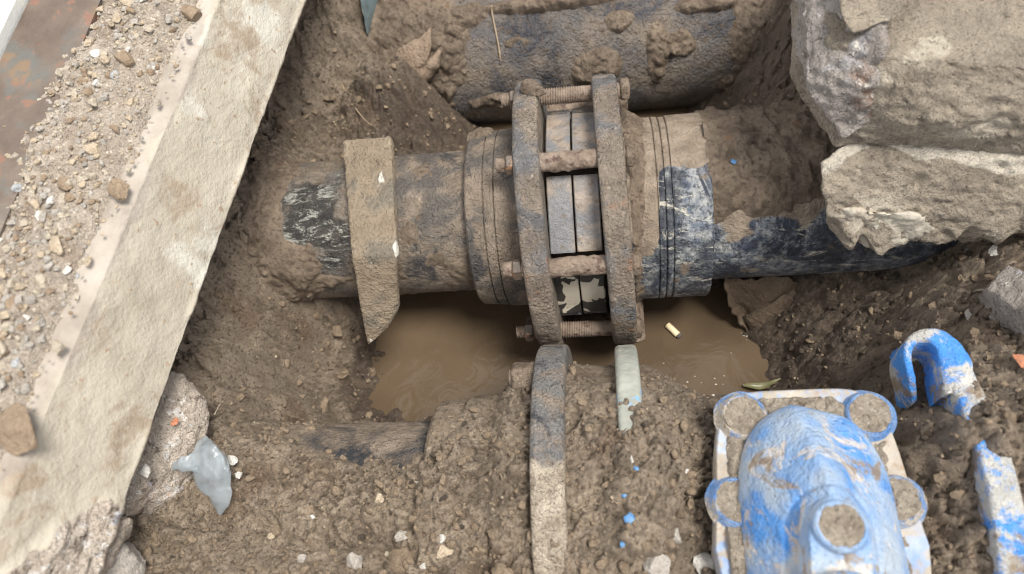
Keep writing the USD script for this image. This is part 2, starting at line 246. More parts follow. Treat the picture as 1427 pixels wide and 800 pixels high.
# thin translucent film
usdkit.material(stage, '/World/Looks/film', {
    'tc': ('texture_coordinate', {}), 'n': ('noise_texture', {'scale': 40.0, 'detail': 5.0}), 'r': ('map_range', {'from_min': 0.35, 'from_max': 0.7, 'to_min': 0.30, 'to_max': 0.75}),
    'p': ('principled_bsdf', {'base_color': (0.36, 0.40, 0.43), 'roughness': 0.2}), 'tl': ('translucent_bsdf', {'color': (0.36, 0.40, 0.43)}), 'tr': ('transparent_bsdf', {'color': (0.9, 0.92, 0.93)}),
    'm1': ('mix_closure', {'fac': 0.3}), 'm2': ('mix_closure', {})},
    [('tc.object', 'n.vector'), ('n.fac', 'r.value'), ('p.BSDF', 'm1.closure1'), ('tl.BSDF', 'm1.closure2'), ('m1.closure', 'm2.closure1'), ('tr.BSDF', 'm2.closure2'), ('r.result', 'm2.fac')], surface='m2.closure')
LOOK['film'] = UsdShade.Material.Get(stage, '/World/Looks/film')

# ------------------------------------------------------------------ helpers: shapes
def fbm(p, scale, oct=4, seed=0):
    return meshkit.fbm(np.asarray(p) * scale + 37.0, oct, seed) - 0.5
def ridged(p, scale, oct=3, seed=0):
    return sum(0.5 ** o * (1 - np.abs(2 * meshkit.noise(np.asarray(p) * scale * 2 ** o + 11.0, seed + o) - 1)) for o in range(oct)) / 1.75 - 0.5
def grid_faces(nu, nv, wrap=False):
    i = np.arange(nu * nv).reshape(nu, nv)
    if wrap: i = np.concatenate([i, i[:, :1]], 1)
    a, b, c, d = i[:-1, :-1].ravel(), i[1:, :-1].ravel(), i[1:, 1:].ravel(), i[:-1, 1:].ravel()
    return np.concatenate([np.stack([a, b, c], 1), np.stack([a, c, d], 1)])
def drop_unused(v, f):
    u, inv = np.unique(f, return_inverse=True)
    return v[u], inv.reshape(f.shape)
def noise2(shape, cell, rng, oct=3, rough=0.5):
    out = np.zeros(shape); amp = 1.0; tot = 0
    for o in range(oct):
        c = cell / 2 ** o
        if c < 1.5: break
        n = (int(shape[0] / c) + 4, int(shape[1] / c) + 4)
        g = rng.random(n)
        yy = np.linspace(0.5, 0.5 + shape[0] / c, shape[0]); xx = np.linspace(0.5, 0.5 + shape[1] / c, shape[1])
        out += amp * ndimage.map_coordinates(g, np.meshgrid(yy, xx, indexing='ij'), order=3, mode='mirror'); tot += amp; amp *= rough
    return out / tot - 0.5
def clods(shape, dx, n, rmin, rmax, rng, power=2.3, flat=0.75, mask=None, warp=0.004):
    """Relief of n overlapping lumps of soil, as a height array; sizes follow a power law, big ones lie deepest."""
    u = rng.random(n); a = 1 - power
    r = (rmin ** a + u * (rmax ** a - rmin ** a)) ** (1 / a); r = -np.sort(-r)
    H = np.zeros(shape); ci = rng.random(n) * shape[0]; cj = rng.random(n) * shape[1]
    asp = rng.uniform(0.65, 1.0, n); th = rng.uniform(0, np.pi, n); tl = rng.normal(0, 0.35, (n, 2)); k = rng.uniform(0.5, 1.1, n) * flat; pw = rng.uniform(2.0, 3.6, n)
    for q in range(n):
        i0, j0 = int(ci[q]), int(cj[q])
        if mask is not None and rng.random() > mask[i0, j0]: continue
        w = int(r[q] / dx / asp[q]) + 2
        s = np.s_[max(0, i0 - w):min(shape[0], i0 + w + 1), max(0, j0 - w):min(shape[1], j0 + w + 1)]
        ii, jj = np.mgrid[s]; di = (ii - ci[q]) * dx / r[q]; dj = (jj - cj[q]) * dx / r[q]
        uu = np.cos(th[q]) * di + np.sin(th[q]) * dj; vv = (-np.sin(th[q]) * di + np.cos(th[q]) * dj) / asp[q]
        d = np.abs(uu) ** pw[q] + np.abs(vv) ** pw[q]
        dome = r[q] * k[q] * (np.sqrt(np.clip(1 - d, 0, 1)) * (1 + tl[q, 0] * uu + tl[q, 1] * vv) - 0.25)
        h0 = H[i0, j0] * 0.75
        H[s] = np.maximum(H[s], np.where(d < 1, h0 + dome, 0))
    wy = noise2(shape, 0.012 / dx, rng, 2) * warp * 2 / dx; wx = noise2(shape, 0.012 / dx, rng, 2) * warp * 2 / dx
    yy, xx = np.mgrid[0:shape[0], 0:shape[1]]
    return ndimage.map_coordinates(H, [yy + wy, xx + wx], order=1, mode='nearest')
def frame_of(axis):
    axis = np.asarray(axis, float) / np.linalg.norm(axis); t = np.array([0, 0, 1.0]) if abs(axis[2]) < 0.9 else np.array([0, 1.0, 0])
    y = np.cross(t, axis); y /= np.linalg.norm(y); return axis, y, np.cross(axis, y)
def rev(c, prof, nth=160, step=0.004, disp=None, phi=(0, 2 * np.pi)):
    """Surface of revolution about the x axis through c. prof = [(x, r)...]; phi is counted from straight up towards the viewer (-y)."""
    prof = np.array(prof, float); pts = [prof[0]]
    for a, b in zip(prof[:-1], prof[1:]):
        k = max(1, int(np.ceil(np.linalg.norm(b - a) / step))); pts += [a + (b - a) * t for t in np.linspace(0, 1, k + 1)[1:]]
    pts = np.array(pts); full = phi[1] - phi[0] > 6.28
    ph = np.linspace(phi[0], phi[1], nth, endpoint=not full)
    X = np.repeat(pts[:, :1], nth, 1); Rr = np.repeat(pts[:, 1:], nth, 1); P = np.repeat(ph[None], len(pts), 0)
    base = np.stack([X, -Rr * np.sin(P), Rr * np.cos(P)], -1)
    if disp is not None: Rr = np.where(Rr > 1e-6, Rr + disp(X, P, Rr, base + np.asarray(c)), Rr)
    v = np.stack([X + c[0], c[1] - Rr * np.sin(P), c[2] + Rr * np.cos(P)], -1).reshape(-1, 3)
    return v, grid_faces(len(pts), nth, full)[:, ::-1]
def coat(c, radius, x0, x1, phi0, phi1, thick, rng, dx=0.0022, nclod=600, rmax=0.012, amp=0.004, flat=0.7, cut=-0.003):
    """A coat of mud lying on a pipe: thick(x, phi) metres; where it falls below nothing the pipe shows."""
    Rm = radius if np.isscalar(radius) else 0.12
    nx, ny = int((x1 - x0) / dx), int((phi1 - phi0) * Rm / dx)
    X, P = np.meshgrid(np.linspace(x0, x1, nx), np.linspace(phi0, phi1, ny), indexing='ij')
    R0 = radius if np.isscalar(radius) else radius(X)
    T = thick(X, P) + noise2((nx, ny), 0.05 / dx, rng, 5, 0.68) * amp * 4.5
    cl = clods((nx, ny), dx, nclod, 0.003, rmax, rng, flat=flat)
    T = T + cl * np.clip((T + 0.004) / 0.008, 0, 1) + noise2((nx, ny), 0.006 / dx, rng, 2) * 0.0012
    Rr = R0 + np.maximum(T, -0.006)
    v = np.stack([X + c[0], c[1] - Rr * np.sin(P), c[2] + Rr * np.cos(P)], -1).reshape(-1, 3)
    f = grid_faces(nx, ny)[:, ::-1]
    f = f[(T.ravel()[f] > cut).any(1)]
    return drop_unused(v, f)
def hull(pts): return m3.Manifold.hull_points(np.asarray(pts, float))
def to_tm(man):
    m = man.to_mesh(); return trimesh.Trimesh(np.array(m.vert_properties[:, :3]), np.array(m.tri_verts), process=True)
def rough_hull(pts, edge=0.006, amp=0.006, scale=25.0, fine=0.0015, seed=0, rnd=1, strat=None):
    t = to_tm(hull(pts).refine_to_length(edge))
    if rnd: t = trimesh.smoothing.filter_laplacian(t, iterations=rnd)
    v, n = np.array(t.vertices), np.array(t.vertex_normals)
    d = fbm(v, scale, 4, seed) * 2 * amp + ridged(v, scale * 4, 3, seed + 9) * fine * 2
    if strat is not None: d = d + strat(v)
    t.vertices = v + n * d[:, None]; return t
def stone(c, r, rng, flat=0.6, sub=2, asp=0.75):
    t = trimesh.creation.icosphere(subdivisions=sub); v = np.array(t.vertices)
    for _ in range(11):
        d = rng.normal(size=3); d /= np.linalg.norm(d); o = rng.uniform(0.42, 0.8); s = v @ d
        v = v - np.clip(s - o, 0, None)[:, None] * d
    v *= np.array([1, asp, flat]) * r; a = rng.uniform(0, np.pi * 2)
    v = v @ np.array([[np.cos(a), np.sin(a), 0], [-np.sin(a), np.cos(a), 0], [0, 0, 1]])
    v += (fbm(v / r, 2.2, 3, int(rng.integers(1000))) * 0.30 * r)[:, None] * v / (np.linalg.norm(v, axis=1, keepdims=True) + 1e-9)
    return v + np.asarray(c), np.array(t.faces)
def tube(pts, r, seg=8, n=None, seed=None):
    p = np.asarray(pts, float)
    if n:
        from scipy.interpolate import make_interp_spline
        p = make_interp_spline(np.linspace(0, 1, len(p)), p, k=min(3, len(p) - 1))(np.linspace(0, 1, n))
    r = np.interp(np.linspace(0, 1, len(p)), np.linspace(0, 1, len(np.atleast_1d(r))), np.atleast_1d(r))
    t = np.gradient(p, axis=0); t /= np.linalg.norm(t, axis=1, keepdims=True)
    u = np.cross(t, [0.13, 0.2, 0.97]); u /= np.linalg.norm(u, axis=1, keepdims=True); w = np.cross(t, u)
    a = np.linspace(0, 2 * np.pi, seg, endpoint=False)
    rr = r[:, None] * np.ones(seg)
    if seed is not None: pass
    v = p[:, None] + rr[..., None] * (np.cos(a)[None, :, None] * u[:, None] + np.sin(a)[None, :, None] * w[:, None])
    if seed is not None: v = v + (fbm(v, 45, 4, seed) * r.max() * 1.3)[..., None] * (v - p[:, None]) / (rr[..., None] + 1e-9)
    v = v.reshape(-1, 3); f = grid_faces(len(p), seg, True)
    k = len(v); v = np.vstack([v, p[0], p[-1]]); i = np.arange(seg); j = (i + 1) % seg; o = (len(p) - 1) * seg
    return v, np.vstack([f, np.stack([np.full(seg, k), i, j], 1), np.stack([np.full(seg, k + 1), o + j, o + i], 1)])
def cat(*ms):
    vs, fs, k = [], [], 0
    for v, f in ms: vs.append(v); fs.append(np.asarray(f) + k); k += len(v)
    return np.vstack(vs), np.vstack(fs)
def closed_rev(c, prof, **kw): return rev(c, [(prof[0][0], 1e-7)] + list(prof) + [(prof[-1][0], 1e-7)], **kw)
def ss(a, b, x):
    t = np.clip((np.asarray(x, float) - a) / (b - a), 0, 1); return t * t * (3 - 2 * t)

# ------------------------------------------------------------------ main positions
WATER = -0.150
MID = np.zeros(3)                                                     # axis of the middle pipe
xm = lambda px, py=300, z=0.0: at(px, py, z)[0]
LOWY = float(at(520, 703, 0.0)[1]); LOW = np.array([0, LOWY, 0.0])    # axis of the lower pipe and valve
TOPZ = -0.08; TOP_R = 0.14; TOPY = float(at(800, 45, TOPZ)[1]); TOP = np.array([0, TOPY, TOPZ])
xl_ = lambda px, py=697, z=0.0: at(px, py, z)[0]

# ------------------------------------------------------------------ the soil: one sheet of crumbly earth
DX = 0.0018
X0, X1, Y0, Y1 = -0.80, 0.80, -0.70, 0.64
nx, ny = int((X1 - X0) / DX), int((Y1 - Y0) / DX)
gx, gy = np.linspace(X0, X1, nx), np.linspace(Y0, Y1, ny)
GX, GY = np.meshgrid(gx, gy, indexing='ij')
BASE = [  # px, py, z of the dug surface
    (330, 300, .115), (385, 240, .09), (375, 350, .08), (350, 180, .10), (420, 120, .05), (410, 40, .11), (480, 20, .12), (540, 40, .12), (480, 90, .09), (540, 95, .05), (590, 60, -.02), (590, 110, -.06), (620, 120, -.10), (750, 60, -.1), (900, 60, -.1), (1040, 60, -.06), (585, 10, .08), (640, -30, .07), (700, -60, .05), (850, -70, .04), (1000, -60, .05), (1090, -20, .08), (1100, 30, .07),
    (470, 165, -.02), (440, 205, .02), (530, 165, -.08), (590, 170, -.16), (640, 150, -.17), (700, 180, -.21), (900, 160, -.20), (1000, 160, -.12), (1050, 140, -.05), (1110, 120, .045), (1080, 170, .03), (1130, 200, .06), (1200, 150, .07), (1060, 80, -.08), (1300, 100, .10), (1120, 60, .06),
    (310, 420, .11), (400, 440, -.01), (280, 500, .125), (345, 520, .06), (420, 510, -.075), (470, 450, -.10), (480, 520, -.115), (440, 565, -.10), (515, 465, -.13), (530, 520, -.152), (500, 570, -.14), (560, 590, -.16),
    (260, 560, .12), (300, 600, .10), (370, 600, .04), (250, 700, .11), (200, 780, .13), (330, 700, .10), (400, 790, .14), (550, 790, .125), (700, 795, .095), (850, 795, .10), (950, 790, .13), (985, 720, .04), (980, 650, .03),
    (600, 420, -.21), (600, 500, -.21), (700, 480, -.22), (800, 480, -.22), (900, 480, -.21), (960, 520, -.20), (1000, 450, -.20), (1050, 500, -.165), (560, 450, -.185), (560, 540, -.175),
    (1080, 540, -.148), (1095, 480, -.125), (1050, 440, -.13), (1120, 440, -.07), (1180, 420, -.04), (1150, 500, -.085), (1200, 480, -.045), (1240, 420, -.02), (1240, 395, -.07), (1275, 375, -.02), (1300, 395, .04), (1230, 530, -.03), (1180, 560, -.06), (1240, 600, -.02),
    (1300, 360, .08), (1400, 350, .11), (1340, 420, .09), (1427, 430, .13), (1300, 440, .055), (1385, 520, .140), (1427, 560, .16), (1345, 590, .222), (1365, 600, .225), (1325, 598, .195), (1335, 614, .2), (1335, 660, .15), (1340, 720, .145), (1350, 800, .13), (1335, 578, .205), (1360, 575, .222), (1385, 590, .212), (1350, 606, .222), (1372, 612, .222), (1330, 590, .195), (1400, 580, .19), (1405, 610, .2), (1290, 500, .125), (1300, 530, .135), (1298, 490, .12), (1290, 580, .09), (1290, 640, .085), (1315, 650, .12), (1320, 720, .125), (1325, 790, .13), (1410, 640, .178), (1430, 720, .172), (1440, 800, .165), (1385, 640, .165), (1400, 700, .155), (1420, 780, .14),
    (1250, 250, .05), (1427, 250, .10), (150, 300, .12), (100, 600, .15), (0, 300, .2), (0, 700, .2), (0, 0, .2), (1427, 0, .15), (250, 0, .14), (150, 850, .17), (700, 850, .13), (1200, 850, .15), (1600, 500, .25), (1600, 100, .22), (800, -160, .16), (300, -160, .2), (1300, -160, .2),
    (1100, 650, -.02), (1100, 760, .02)]
bp = np.array([at(*b) for b in BASE])
cg = (np.linspace(X0, X1, 130), np.linspace(Y0, Y1, 110))
cpts = np.stack(np.meshgrid(*cg, indexing='ij'), -1).reshape(-1, 2)
def rbf(xy, z, smooth=1e-4): return RegularGridInterpolator(cg, RBFInterpolator(xy, z, kernel='linear', smoothing=smooth)(cpts).reshape(130, 110))(np.stack([GX, GY], -1))
Z = ndimage.gaussian_filter(rbf(bp[:, :2], bp[:, 2]), 10)
edge = np.maximum(np.maximum(X0 + 0.16 - GX, GX - X1 + 0.16), np.maximum(Y0 + 0.10 - GY, GY - Y1 + 0.14))
Z = Z + (0.27 - Z) * ss(0.0, 0.13, edge)                               # the pit's rim rises to the street
# soil thrown over the lower pipe follows the pipe
XA, XB, XC, XD, XE = xl_(620), xl_(740), xl_(830), xl_(925), xl_(1000)
def low_radius(x):
    r = 0.10 + 0.024 * ss(XA - 0.004, XA + 0.006, x) + 0.024 * ss(XB - 0.035, XB - .01, x) + 0.012 * ss(XB, XC - 0.015, x)
    return r - 0.046 * ss(XD - 0.03, XE, x)
COVER = [(380, 590, .012), (385, 622, .016), (400, 665, .02), (350, 600, .02), (425, 650, .012), (370, 650, .02), (330, 620, .02), (420, 588, -.004), (500, 583, -.012), (610, 576, -.012), (410, 604, -.012), (470, 612, -.014), (560, 612, -.014), (600, 598, -.016), (400, 632, .006), (460, 648, .006), (520, 655, .006), (590, 640, .007), (610, 620, .004), (500, 700, .02), (600, 690, .018), (400, 690, .02),
         (630, 585, -.001), (640, 620, .002), (700, 560, .002), (700, 620, .009), (735, 530, .012), (740, 600, .006), (660, 680, .016), (740, 680, .003), (740, 740, .002), (840, 500, -.008), (840, 530, -.003), (840, 600, .004), (842, 680, .002), (838, 740, .002), (910, 500, .0), (900, 560, .004), (905, 625, .030), (880, 632, .032), (880, 680, .036), (862, 650, .020), (910, 680, .030), (930, 560, .006), (960, 590, .008), (1000, 600, .008), (960, 650, .015),
         (650, 770, .035), (780, 790, .018), (880, 760, .045), (960, 720, .0), (500, 780, .03)]
cp = np.array([at(p, q, 0.105) for p, q, _ in COVER])
T = ndimage.gaussian_filter(rbf(cp[:, :2], np.array([c[2] for c in COVER])), 4)
dy = GY - LOWY; RL = low_radius(GX)
pipe_s = np.where(np.abs(dy) < RL - 0.001, np.sqrt(np.clip(RL ** 2 - dy ** 2, 0, None)), -0.3) + T
on_pipe = ss(-0.58, -0.50, GX) * (1 - ss(XE + 0.02, XE + 0.06, GX))
pipe_s = np.where(on_pipe > 0.02, -0.3 + (pipe_s + 0.3) * on_pipe, -0.3)
near = np.clip(-dy / 0.16, 0, 1)
Zs = np.maximum(Z, pipe_s)
lowmask = (np.abs(dy) < 0.15) & (on_pipe > 0.5)
rng = np.random.default_rng(11)
sh = GX.shape
wetz = ss(0.03, -0.14, Z)
n_big, n_mid = noise2(sh, 0.16 / DX, rng, 3), noise2(sh, 0.045 / DX, rng, 3)
crumb = np.clip(0.75 + 1.4 * noise2(sh, 0.13 / DX, rng, 3), 0.55, 1)                           # where the earth is crumbled, where smeared
crumb = np.clip(crumb * (1 - 0.65 * ss(-.42, -.30, GX) * 0), 0, 1)
left_smear = np.exp(-(((GX - at(340, 420, .05)[0]) / .10) ** 2 + ((GY - at(340, 420, .05)[1]) / .16) ** 2))
crumb = np.clip(crumb * (1 - 0.55 * left_smear), 0.15, 1)
C1 = clods(sh, DX, 3600, 0.007, 0.024, rng, power=2.5, flat=0.72, mask=crumb)
C2 = clods(sh, DX, 60000, 0.0034, 0.011, rng, power=2.1, flat=1.35, mask=np.clip(crumb + 0.35, 0, 1))
bank = np.zeros(sh)
for px, py, w_ in ((430, 510, .07), (480, 545, .05), (360, 540, .06), (470, 100, .06), (545, 150, .06), (600, 180, .05), (330, 430, .06), (1330, 470, .06), (1180, 450, .05)):
    b_ = at(px, py, 0); bank = np.maximum(bank, np.exp(-((GX - b_[0]) ** 2 + (GY - b_[1]) ** 2) / w_ ** 2))
C0 = clods(sh, DX, 1500, 0.012, 0.040, rng, power=2.3, flat=0.85, mask=bank, warp=.008)
crk = np.abs(noise2(sh, 0.022 / DX, rng, 3, 0.55)); crk2 = np.abs(noise2(sh, 0.05 / DX, rng, 4, 0.6))
cracks = -0.006 * np.exp(-(crk / 0.018) ** 2) * (1 - 0.5 * crumb) - 0.009 * np.exp(-(crk2 / 0.014) ** 2) * ss(-0.1, 0.15, noise2(sh, 0.12 / DX, rng, 2))
onp = ss(-0.30, -0.02, pipe_s - Z) * (pipe_s > Z)
relief = C0 + C1 * (1 - 0.55 * onp) + C2 * 1.0 + cracks * 1.3 + n_mid * 0.018 * (1 - 0.7 * onp) + noise2(sh, 0.009 / DX, rng, 2) * 0.0034
Zf = Zs + n_big * 0.05 * (1 - onp) * (1 - 0.7 * wetz) + relief * np.where(pipe_s > Z, np.clip((T + 0.008) / 0.010, 0.0, 1), 1) * (1 - 0.2 * wetz)
# keep the earth out of the valve, the block's underside and clear of the pipe it does not touch
Zf = Zf - 0.004
soil_at = RegularGridInterpolator((gx, gy), Zf, bounds_error=False, fill_value=0.25)
def ground(px, py, lift=0.0):
    """The point of the soil seen at a pixel."""
    d = RWC.T @ np.array([(px - CX) / F, (CY - py) / F, -1.0]); t = np.linspace(0.5, 1.6, 1200)
    P = CAM + t[:, None] * d; hit = np.argmax(P[:, 2] < soil_at(P[:, :2])); return P[hit] + [0, 0, lift]
DAMP = [(1150, 480, 1.0), (1100, 400, 1), (1250, 460, .7), (1290, 350, .55), (1400, 380, .45), (1400, 480, .25), (1300, 600, .6), (1270, 680, .55), (1427, 650, .25), (700, 480, 1), (520, 520, .7), (450, 520, .35), (400, 560, .25), (350, 450, .15), (330, 330, .15), (420, 150, .45), (500, 120, .4), (480, 30, .3), (600, 190, .9), (900, 170, 1), (1060, 150, .6), (1110, 60, .7), (1100, 250, .5),
        (300, 700, .05), (500, 700, .0), (700, 740, .05), (850, 700, .1), (950, 650, .35), (960, 740, .4), (900, 560, .3), (600, 800, .0), (250, 560, .1), (440, 230, .6), (1200, 250, .6)]
dp = np.array([ground(p, q) for p, q, _ in DAMP])
damp = np.clip(rbf(dp[:, :2], np.array([d[2] for d in DAMP]), 1e-3) + noise2(sh, 0.06 / DX, rng, 4) * 0.3 - .05, 0, 1)
damp = np.maximum(damp, ss(-0.105, -0.135, Zf))
sv, sf = np.stack([GX, GY, Zf], -1).reshape(-1, 3), grid_faces(nx, ny)[:, ::1]
so = obj('soil', (sv, sf), 'soil', kind='structure', smooth=True, label='brown crumbly earth of the dug trench')
UsdGeom.PrimvarsAPI(so).CreatePrimvar('damp', Sdf.ValueTypeNames.FloatArray, 'vertex').Set(Vt.FloatArray.FromNumpy(damp.ravel().astype(np.float32)))
# street level beyond the pit
rim = np.vstack([np.stack([gx, np.full(nx, Y0)], 1)[:-1:8], np.stack([np.full(ny, X1), gy], 1)[:-1:8], np.stack([gx, np.full(nx, Y1)], 1)[:0:-8], np.stack([np.full(ny, X0), gy], 1)[:0:-8]])
rz = soil_at(rim); rings = []
for s_, zz in ((1.0, None), (1.06, .26), (1.6, .27), (6.0, .27), (40.0, .27)):
    rings.append(np.column_stack([rim * s_, rz - 0.003 if zz is None else np.full(len(rim), zz)]))
gv = np.vstack(rings); obj('ground', (gv, grid_faces(len(rings), len(rim), True)), 'soil', kind='structure', smooth=False, label='bare earth around the trench')
wv = np.array([[x, y, WATER] for x in (-0.42, 0.42) for y in (-0.42, 0.42)]); obj('water', (wv, np.array([[0, 2, 3], [0, 3, 1]])), 'water', kind='structure', label='brown muddy water lying in the trench')

def hit_cyl(px, py, c, r):
    d = RWC.T @ np.array([(px - CX) / F, (CY - py) / F, -1.0]); o = CAM - c
    a, b, k = d[1] ** 2 + d[2] ** 2, 2 * (o[1] * d[1] + o[2] * d[2]), o[1] ** 2 + o[2] ** 2 - r * r
    disc = max(b * b - 4 * a * k, 0.0); t = (-b - math.sqrt(disc)) / (2 * a); p = CAM + t * d
    return p[0], math.atan2(-(p[1] - c[1]), p[2] - c[2]), p
def blobs(c, r, spots):
    S = [(*hit_cyl(px, py, c, r)[:2], rx, ry, t) for px, py, rx, ry, t in spots]
    def f(X, P):
        T = np.full(X.shape, -0.02)
        for x, p, rx, ry, t in S: T = np.maximum(T, t - 0.022 * np.clip(np.sqrt(((X - x) / rx) ** 2 + ((P - p) * r / ry) ** 2) - 0.55, 0, 9))
        return T
    return f
def rust(amp, scale=30.0, seed=0, fine=0.0012):
    return lambda X, P, R, B: fbm(B, scale, 4, seed) * 2 * amp + ridged(B, scale * 5, 2, seed + 3) * fine

# ------------------------------------------------------------------ top pipe
tp = thing('large_pipe', 'large dark muddy pipe crossing the far side of the trench behind the bolted coupling', 'pipe', TOP)
obj('barrel', closed_rev(TOP, [(-0.62, TOP_R), (0.62, TOP_R)], nth=220, step=0.008, disp=rust(0.0016, 14, 5, 0.0008)), 'pipe_top', tp, smooth=True)
rng = np.random.default_rng(21)
obj('mud_coat', coat(TOP, TOP_R, -0.50, 0.50, -1.5, 1.6, blobs(TOP, TOP_R, [(548, 50, .055, .12, .016), (640, 22, .05, .022, .006), (600, 60, .055, .10, .010), (612, 125, .03, .05, .007), (690, 140, .06, .02, .003), (950, 60, .03, .03, .003), (720, 60, .03, .015, .002), (770, 4, .12, .012, .010), (832, 95, .034, .030, .012), (862, 28, .028, .022, .006), (915, 75, .022, .06, .006), (1068, 60, .045, .07, .014), (1035, 115, .05, .03, .004), (985, 5, .05, .014, .008)]), rng, nclod=4500, rmax=0.011, amp=0.003), 'mud', tp, smooth=True)

# ------------------------------------------------------------------ middle line: pipe, coupling, pipe
XL0, XL1 = xm(668, 305), xm(741, 305); XR0, XR1 = xm(840, 300), xm(979, 291)
lp = thing('water_pipe', 'mud-smeared dark pipe with white scratches, running from the left bank into the bolted coupling', 'pipe', (-0.3, 0, 0))
def primvar(o, name, val): UsdGeom.PrimvarsAPI(o).CreatePrimvar(name, Sdf.ValueTypeNames.FloatArray, 'vertex').Set(Vt.FloatArray.FromNumpy(np.asarray(val, np.float32)))
bv = closed_rev(MID, [(-0.56, 0.098), (XL0 + 0.03, 0.098)], nth=300, step=0.0025, disp=rust(0.0012, 20, 3, 0.001))
wx, wp, _ = hit_cyl(437, 305, MID, .098); bph = np.arctan2(-bv[0][:, 1], bv[0][:, 2])
lb = obj('barrel', bv, 'pipe_muddy', lp, smooth=True)
primvar(lb, 'bare', 1 - ss(.55, 1.2, np.hypot((bv[0][:, 0] - wx) / .056, (bph - wp) * .098 / .066) + fbm(bv[0], 30, 6, 6) * 1.7))
obj('mud_coat', coat(MID, 0.098, -0.56, -0.27, -1.2, 2.0, blobs(MID, .098, [(400, 385, .05, .06, .010), (450, 392, .05, .018, .004), (375, 225, .05, .035, .008), (340, 300, .05, .2, .014)]), rng, nclod=1400, rmax=0.009, amp=0.003), 'mud', lp, smooth=True)
obj('mud_smear', coat(MID, 0.098, -0.27, XL0 + 0.004, -1.2, 2.2, lambda X, P: -0.0032 + 0.004 * ss(0.7, 1.3, P), rng, nclod=900, rmax=0.004, amp=0.0022, flat=0.4), 'mud', lp, smooth=True)

rp = thing('water_pipe', 'blue-black pipe scraped pale, its top under mud, running right beneath the broken concrete block', 'pipe', (0.3, 0, 0))
rv = closed_rev(MID, [(XR1 - 0.03, 0.102), (0.55, 0.102)], nth=300, step=0.0025, disp=rust(0.001, 20, 8, 0.0012)); rph = np.arctan2(-rv[0][:, 1], rv[0][:, 2])
primvar(obj('barrel', rv, 'pipe_scraped', rp, smooth=True), 'film', np.maximum(ss(.18, -.18, rph - .72 + fbm(rv[0], 24, 5, 3) * 1.1), ss(.12, .3, fbm(rv[0], 18, 5, 33)) * .8))
x_a, x_b = XR1 - 0.004, xm(1165, 285)
obj('mud_coat', coat(MID, 0.102, x_a, 0.50, -1.5, 1.3, lambda X, P: 0.017 - 0.024 * ss(0.10, 0.95, P + 0.7 * fbm(np.stack([X, P * .1, X * 0], -1), 16, 3, 5)) - 0.03 * ss(x_b - 0.01, x_b + 0.03, X) * ss(-.1, .3, P), rng, nclod=4200, rmax=0.011, amp=0.004), 'mud', rp, smooth=True)

cl = thing('pipe_coupling', 'large muddy iron pipe coupling with two bolted ring flanges and grey segments between them', 'pipe coupling', MID)
obj('left_sleeve', rev(MID, [(XL0, .096), (XL0, .116), (XL0 + .003, .1195), (XL0 + .024, .1205), (XL0 + .0245, .118), (XL0 + .0258, .118), (XL0 + .0262, .121), (XL0 + .038, .1215), (XL0 + .0383, .119), (XL0 + .0397, .119), (XL0 + .040, .1225), (XL1 + .002, .1235)], nth=260, step=0.003, disp=rust(0.0012, 26, 4, 0.0009)), 'pipe_muddy', cl, smooth=35)
sv_ = rev(MID, [(XR0 + .030, .130), (XR0 + .036, .130), (XR0 + .037, .1235), (XR0 + .068, .1235), (XR0 + .0684, .121), (XR0 + .0697, .121), (XR0 + .070, .1235), (XR0 + .077, .1235), (XR0 + .0774, .1195), (XR0 + .079, .1195), (XR0 + .0794, .1225), (XR0 + .086, .1225), (XR0 + .0864, .1205), (XR0 + .0875, .1205), (XR0 + .088, .1235), (XR1 - .002, .1235), (XR1, .1215), (XR1, .100)], nth=320, step=0.0022, disp=rust(0.0012, 26, 14, 0.0012))
rs = obj('right_sleeve', sv_, 'pipe_scraped', cl, smooth=True); sp_ = np.arctan2(-sv_[0][:, 1], sv_[0][:, 2])
primvar(rs, 'film', ss(.08, -.08, sp_ - .16 - .75 * ss(XR0 + .074, XR0 + .066, sv_[0][:, 0]) + fbm(sv_[0], 34, 4, 2) * 1.0))
obj('mud_coat', coat(MID, 0.1232, XR0 + .032, XR1 - .001, -1.6, 2.3, lambda X, P: 0.010 - 0.5 * np.abs(X - XR0 - .038) - .005 * ss(-.2, 1., P), rng, nclod=700, rmax=0.007, amp=0.0016, flat=0.6), 'mud', cl, smooth=True)
obj('mud_coat', coat(MID, 0.120, XL0 - .002, XL1, -1.3, 0.3, lambda X, P: 0.004 - 0.016 * ss(-.75, -.35, P) - .3 * np.abs(X - XL0 - .014), rng, nclod=300, rmax=0.009, amp=0.002), 'mud', cl, smooth=True)
def ring(c, x, w, R, r, seed, amp=0.0022, yaw=0.0, tilt=0.0):
    v, f = rev(c, [(x + w * .5, r), (x, r), (x, R - .005), (x + .0015, R - .0015), (x + .005, R), (x + w - .005, R), (x + w - .0015, R - .0015), (x + w, R - .005), (x + w, r), (x + w * .5, r)], nth=420, step=0.0026, disp=rust(amp, 34, seed, 0.0022))
    v[:, 0] += -(v[:, 1] - c[1]) * yaw - (v[:, 2] - c[2]) * tilt; return v, f
obj('flange', ring(MID, XL1, .032, .184, .122, 31, .0024, .024, .018), 'iron_muddy', cl, smooth=45)
obj('flange', ring(MID, XR0, .032, .184, .122, 37, .0024, .024, .012), 'iron_muddy', cl, smooth=45)
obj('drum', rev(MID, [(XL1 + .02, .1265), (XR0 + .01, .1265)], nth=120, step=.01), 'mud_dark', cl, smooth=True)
VPH = math.atan2(0.571, 0.970)                                          # direction of the camera around the pipe
gap0, gap1 = XL1 + .0325, XR0 - .0005
